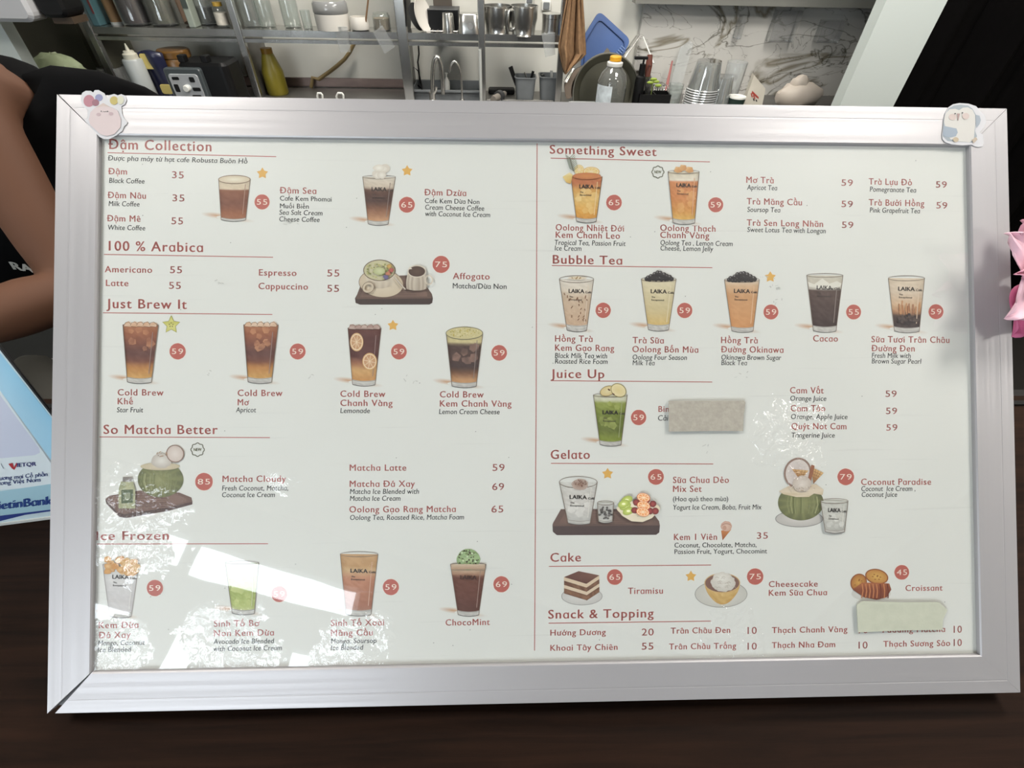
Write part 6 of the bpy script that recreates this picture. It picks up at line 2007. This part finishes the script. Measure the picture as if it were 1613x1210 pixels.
for (w_, h_) in ((12, 13), (16, 17)):
    base_, tip = J[h_][0], (J[h_][0] - J[w_][0]).normalized()
    side = tip.cross(Vector((0, 0, 1))).normalized()
    for k in range(4):
        b0 = len(J)
        p_ = base_ + side * (0.026 - 0.0175 * k) + tip * 0.02
        l_ = (0.06, 0.072, 0.066, 0.05)[k]
        J += [(p_, 0.0095), (p_ + tip * l_ * 0.5 + Vector((0, 0, -0.006)), 0.0085), (p_ + tip * l_ + Vector((0, 0, -0.026)), 0.0075)]
        Ed += [(h_, b0), (b0, b0 + 1), (b0 + 1, b0 + 2)]
    b0 = len(J)
    p_ = J[w_][0].lerp(base_, 0.6) + side * 0.035
    J += [(p_, 0.0115), (p_ + side * 0.022 + tip * 0.03 + Vector((0, 0, -0.01)), 0.0095)]
    Ed += [(h_, b0), (b0, b0 + 1)]
person = skin_mesh('person', J, Ed, SKIN, None)
tag(person, 'person in a black shirt behind the counter at left, forearm resting level', 'person')
belly = K(30, 410, 0.98)
backp = K(168, 218, 1.12)
SJ = [(pel + Vector((0, 0, -0.03)), 0.15), (belly, 0.115), (chest, 0.17), (backp, 0.20), (chest.lerp(neckb, 0.6), 0.11), (neckb - Vector((0, 0, 0.03)), 0.06), (K(14, 132, 0.98), 0.066), (sho2, 0.075), (sho2.lerp(elb2, 0.5), 0.065)]
shirt = skin_mesh('shirt', SJ, [(0, 1), (1, 2), (2, 3), (2, 4), (4, 5), (4, 6), (3, 7), (7, 8)], SHIRT, person)
TJ = [(pel + Vector((0, 0, -0.02)), 0.135)]
TE = []
for s in (0, 1):
    hp = hips[s][0]; b0 = len(TJ)
    TJ += [(hp, 0.1), (Vector((hp.x, hp.y - 0.03, 0.47)), 0.078), (Vector((hp.x, hp.y, 0.1)), 0.062)]
    TE += [(0, b0), (b0, b0 + 1), (b0 + 1, b0 + 2)]
skin_mesh('trousers', TJ, TE, mat('dark_trousers', (30, 31, 36), 0.8), person)
for s in (0, 1):
    hp = hips[s][0]; mb = MB(); mb.rbox((hp.x, hp.y - 0.06, 0.035), (0.10, 0.26, 0.07), 0.04); build('shoe', mb, BLACK, person)
mb = MB(); mb.ball(head + Vector((0, 0.015, 0.045)), 0.105, seg=20, sc=(0.95, 1.05, 1.02)); build('hair', mb, mat('black_hair', (16, 14, 13), 0.6), person, smooth=True)
mb = MB(); mb.ball(head + Vector((0.0, -0.10, 0.0)), 0.014, seg=10, sc=(0.8, 1.2, 1.1)); build('nose', mb, SKIN, person, smooth=True)
mb = MB(); mb.ball(head + Vector((0.0, -0.088, -0.04)), 0.02, seg=10, sc=(1.1, 0.4, 0.35)); build('mouth', mb, mat('lips', (140, 80, 72), 0.5), person, smooth=True)
for s in (-1, 1):
    mb = MB(); mb.ball(head + Vector((s * 0.032, -0.085, 0.02)), 0.011, seg=10, sc=(1.3, 0.6, 0.8)); build('eye', mb, mat('eye', (40, 32, 28), 0.3), person, smooth=True)
    mb = MB(); mb.ball(head + Vector((s * 0.09, 0.0, 0.0)), 0.022, seg=10, sc=(0.45, 0.8, 1.3)); build('ear', mb, SKIN, person, smooth=True)
# lettering laid on the shirt front
dgr = bpy.context.evaluated_depsgraph_get()
tree = BVHTree.FromObject(shirt, dgr)


def on_shirt(x, y):
    v = ray(x, y)
    hit = tree.ray_cast(CAM, v)
    return hit[0] - v * 0.0015 if hit[0] is not None else None


v, f = layout('RA', 0.05)
mx = max(x for x, y in v)
ok, vs = True, []
for x, y in v:
    u, w = x / mx, y / 0.68
    p = on_shirt(19 + 37 * u + 8 * (w) * -1.0 + 0, 424 + 2 * u - 12 * w + 4 * u)
    if p is None:
        ok = False
        break
    vs.append(p)
if ok:
    mb = MB(); mb.add(vs, f); build('printed_letters', mb, mat('white_print', (196, 196, 190), 0.6), person)
print('LETTERS', ok)

# ------------------------------------------------------------------ pink flower at the right edge
fc_ = Vector(S(1648, 440, 0.012) + (0.012,))
fw = FMAT @ fc_
fl = thing('flower', 'pink artificial blossom at the right edge beside the aluminium frame', 'flower', fw)
PINKS = [mat('pink_petal', (214, 150, 172), 0.6, noise=0.08, scale=30), mat('pale_pink_petal', (226, 184, 198), 0.6, noise=0.06, scale=30), mat('deep_pink_petal', (196, 96, 136), 0.6, noise=0.08, scale=30)]


def petal(ang, length, width, lift, m, off=0.0):
    ca, sa = math.cos(ang), math.sin(ang)

    def fn(u, v):
        t = v
        wv = width * math.sin(math.pi * min(1, 0.12 + 0.80 * t)) * (1 - 0.12 * abs(math.sin(9 * u)) * (t > 0.8))
        s_ = (u - 0.5) * wv
        r_ = 0.008 + length * t - 0.012 * t * t * abs(2 * u - 1) ** 2
        z_ = lift * math.sin(t * 1.6) + 0.4 * s_ * s_ / max(width, 1e-3) + off + 0.003 * math.sin(u * 12) * t
        lx, ly = r_ * ca - s_ * sa, r_ * sa + s_ * ca
        return FMAT.to_3x3() @ Vector((lx, ly, z_))
    mb = MB(); mb.grid(fn, 10, 10)
    o = build('petal', mb, m, fl, smooth=True)
    solidify(o, 0.0008)


for a_, l_, w_, li, k, off in ((118, 0.050, 0.052, 0.006, 0, 0.0), (240, 0.052, 0.054, 0.004, 2, -0.003), (60, 0.05, 0.05, 0.006, 1, 0.0), (300, 0.05, 0.05, 0.006, 0, 0.0), (0, 0.05, 0.05, 0.006, 2, -0.002),
                              (146, 0.056, 0.042, 0.012, 1, 0.004), (214, 0.062, 0.048, 0.014, 1, 0.006), (182, 0.046, 0.036, 0.018, 0, 0.006), (95, 0.036, 0.034, 0.020, 2, 0.006), (270, 0.036, 0.034, 0.020, 0, 0.006)):
    petal(math.radians(a_), l_, w_, li, PINKS[k], off)
mb = MB(); mb.ball(FMAT.to_3x3() @ Vector((-0.018, 0.006, 0.012)), 0.008, seg=12, sc=(1, 1, 1.3)); build('stamen', mb, mat('olive_stamen', (150, 136, 78), 0.6), fl, smooth=True)
vx, vy = fw.x + 0.10, fw.y + 0.10
mb = MB(); mb.tube([Vector((0.0, 0.004, 0)), Vector((0.05, 0.03, 0.01)), Vector((0.09, 0.08, -0.05)), Vector((0.10, 0.10, CZ + 0.03 - fw.z))], 0.0025, 8); build('stem', mb, mat('brown_stem', (74, 62, 44), 0.7), fl, smooth=True)
mb = MB(); mb.lathe([(0.03, 0), (0.036, 0.01), (0.03, 0.10), (0.022, 0.12), (0.019, 0.12), (0.026, 0.1), (0.03, 0.012), (0, 0.012)], 20)
tag(build('vase', mb, CERAMIC, None, (vx, vy, CZ), True), 'small white vase holding the pink blossom, off the right edge', 'vase')
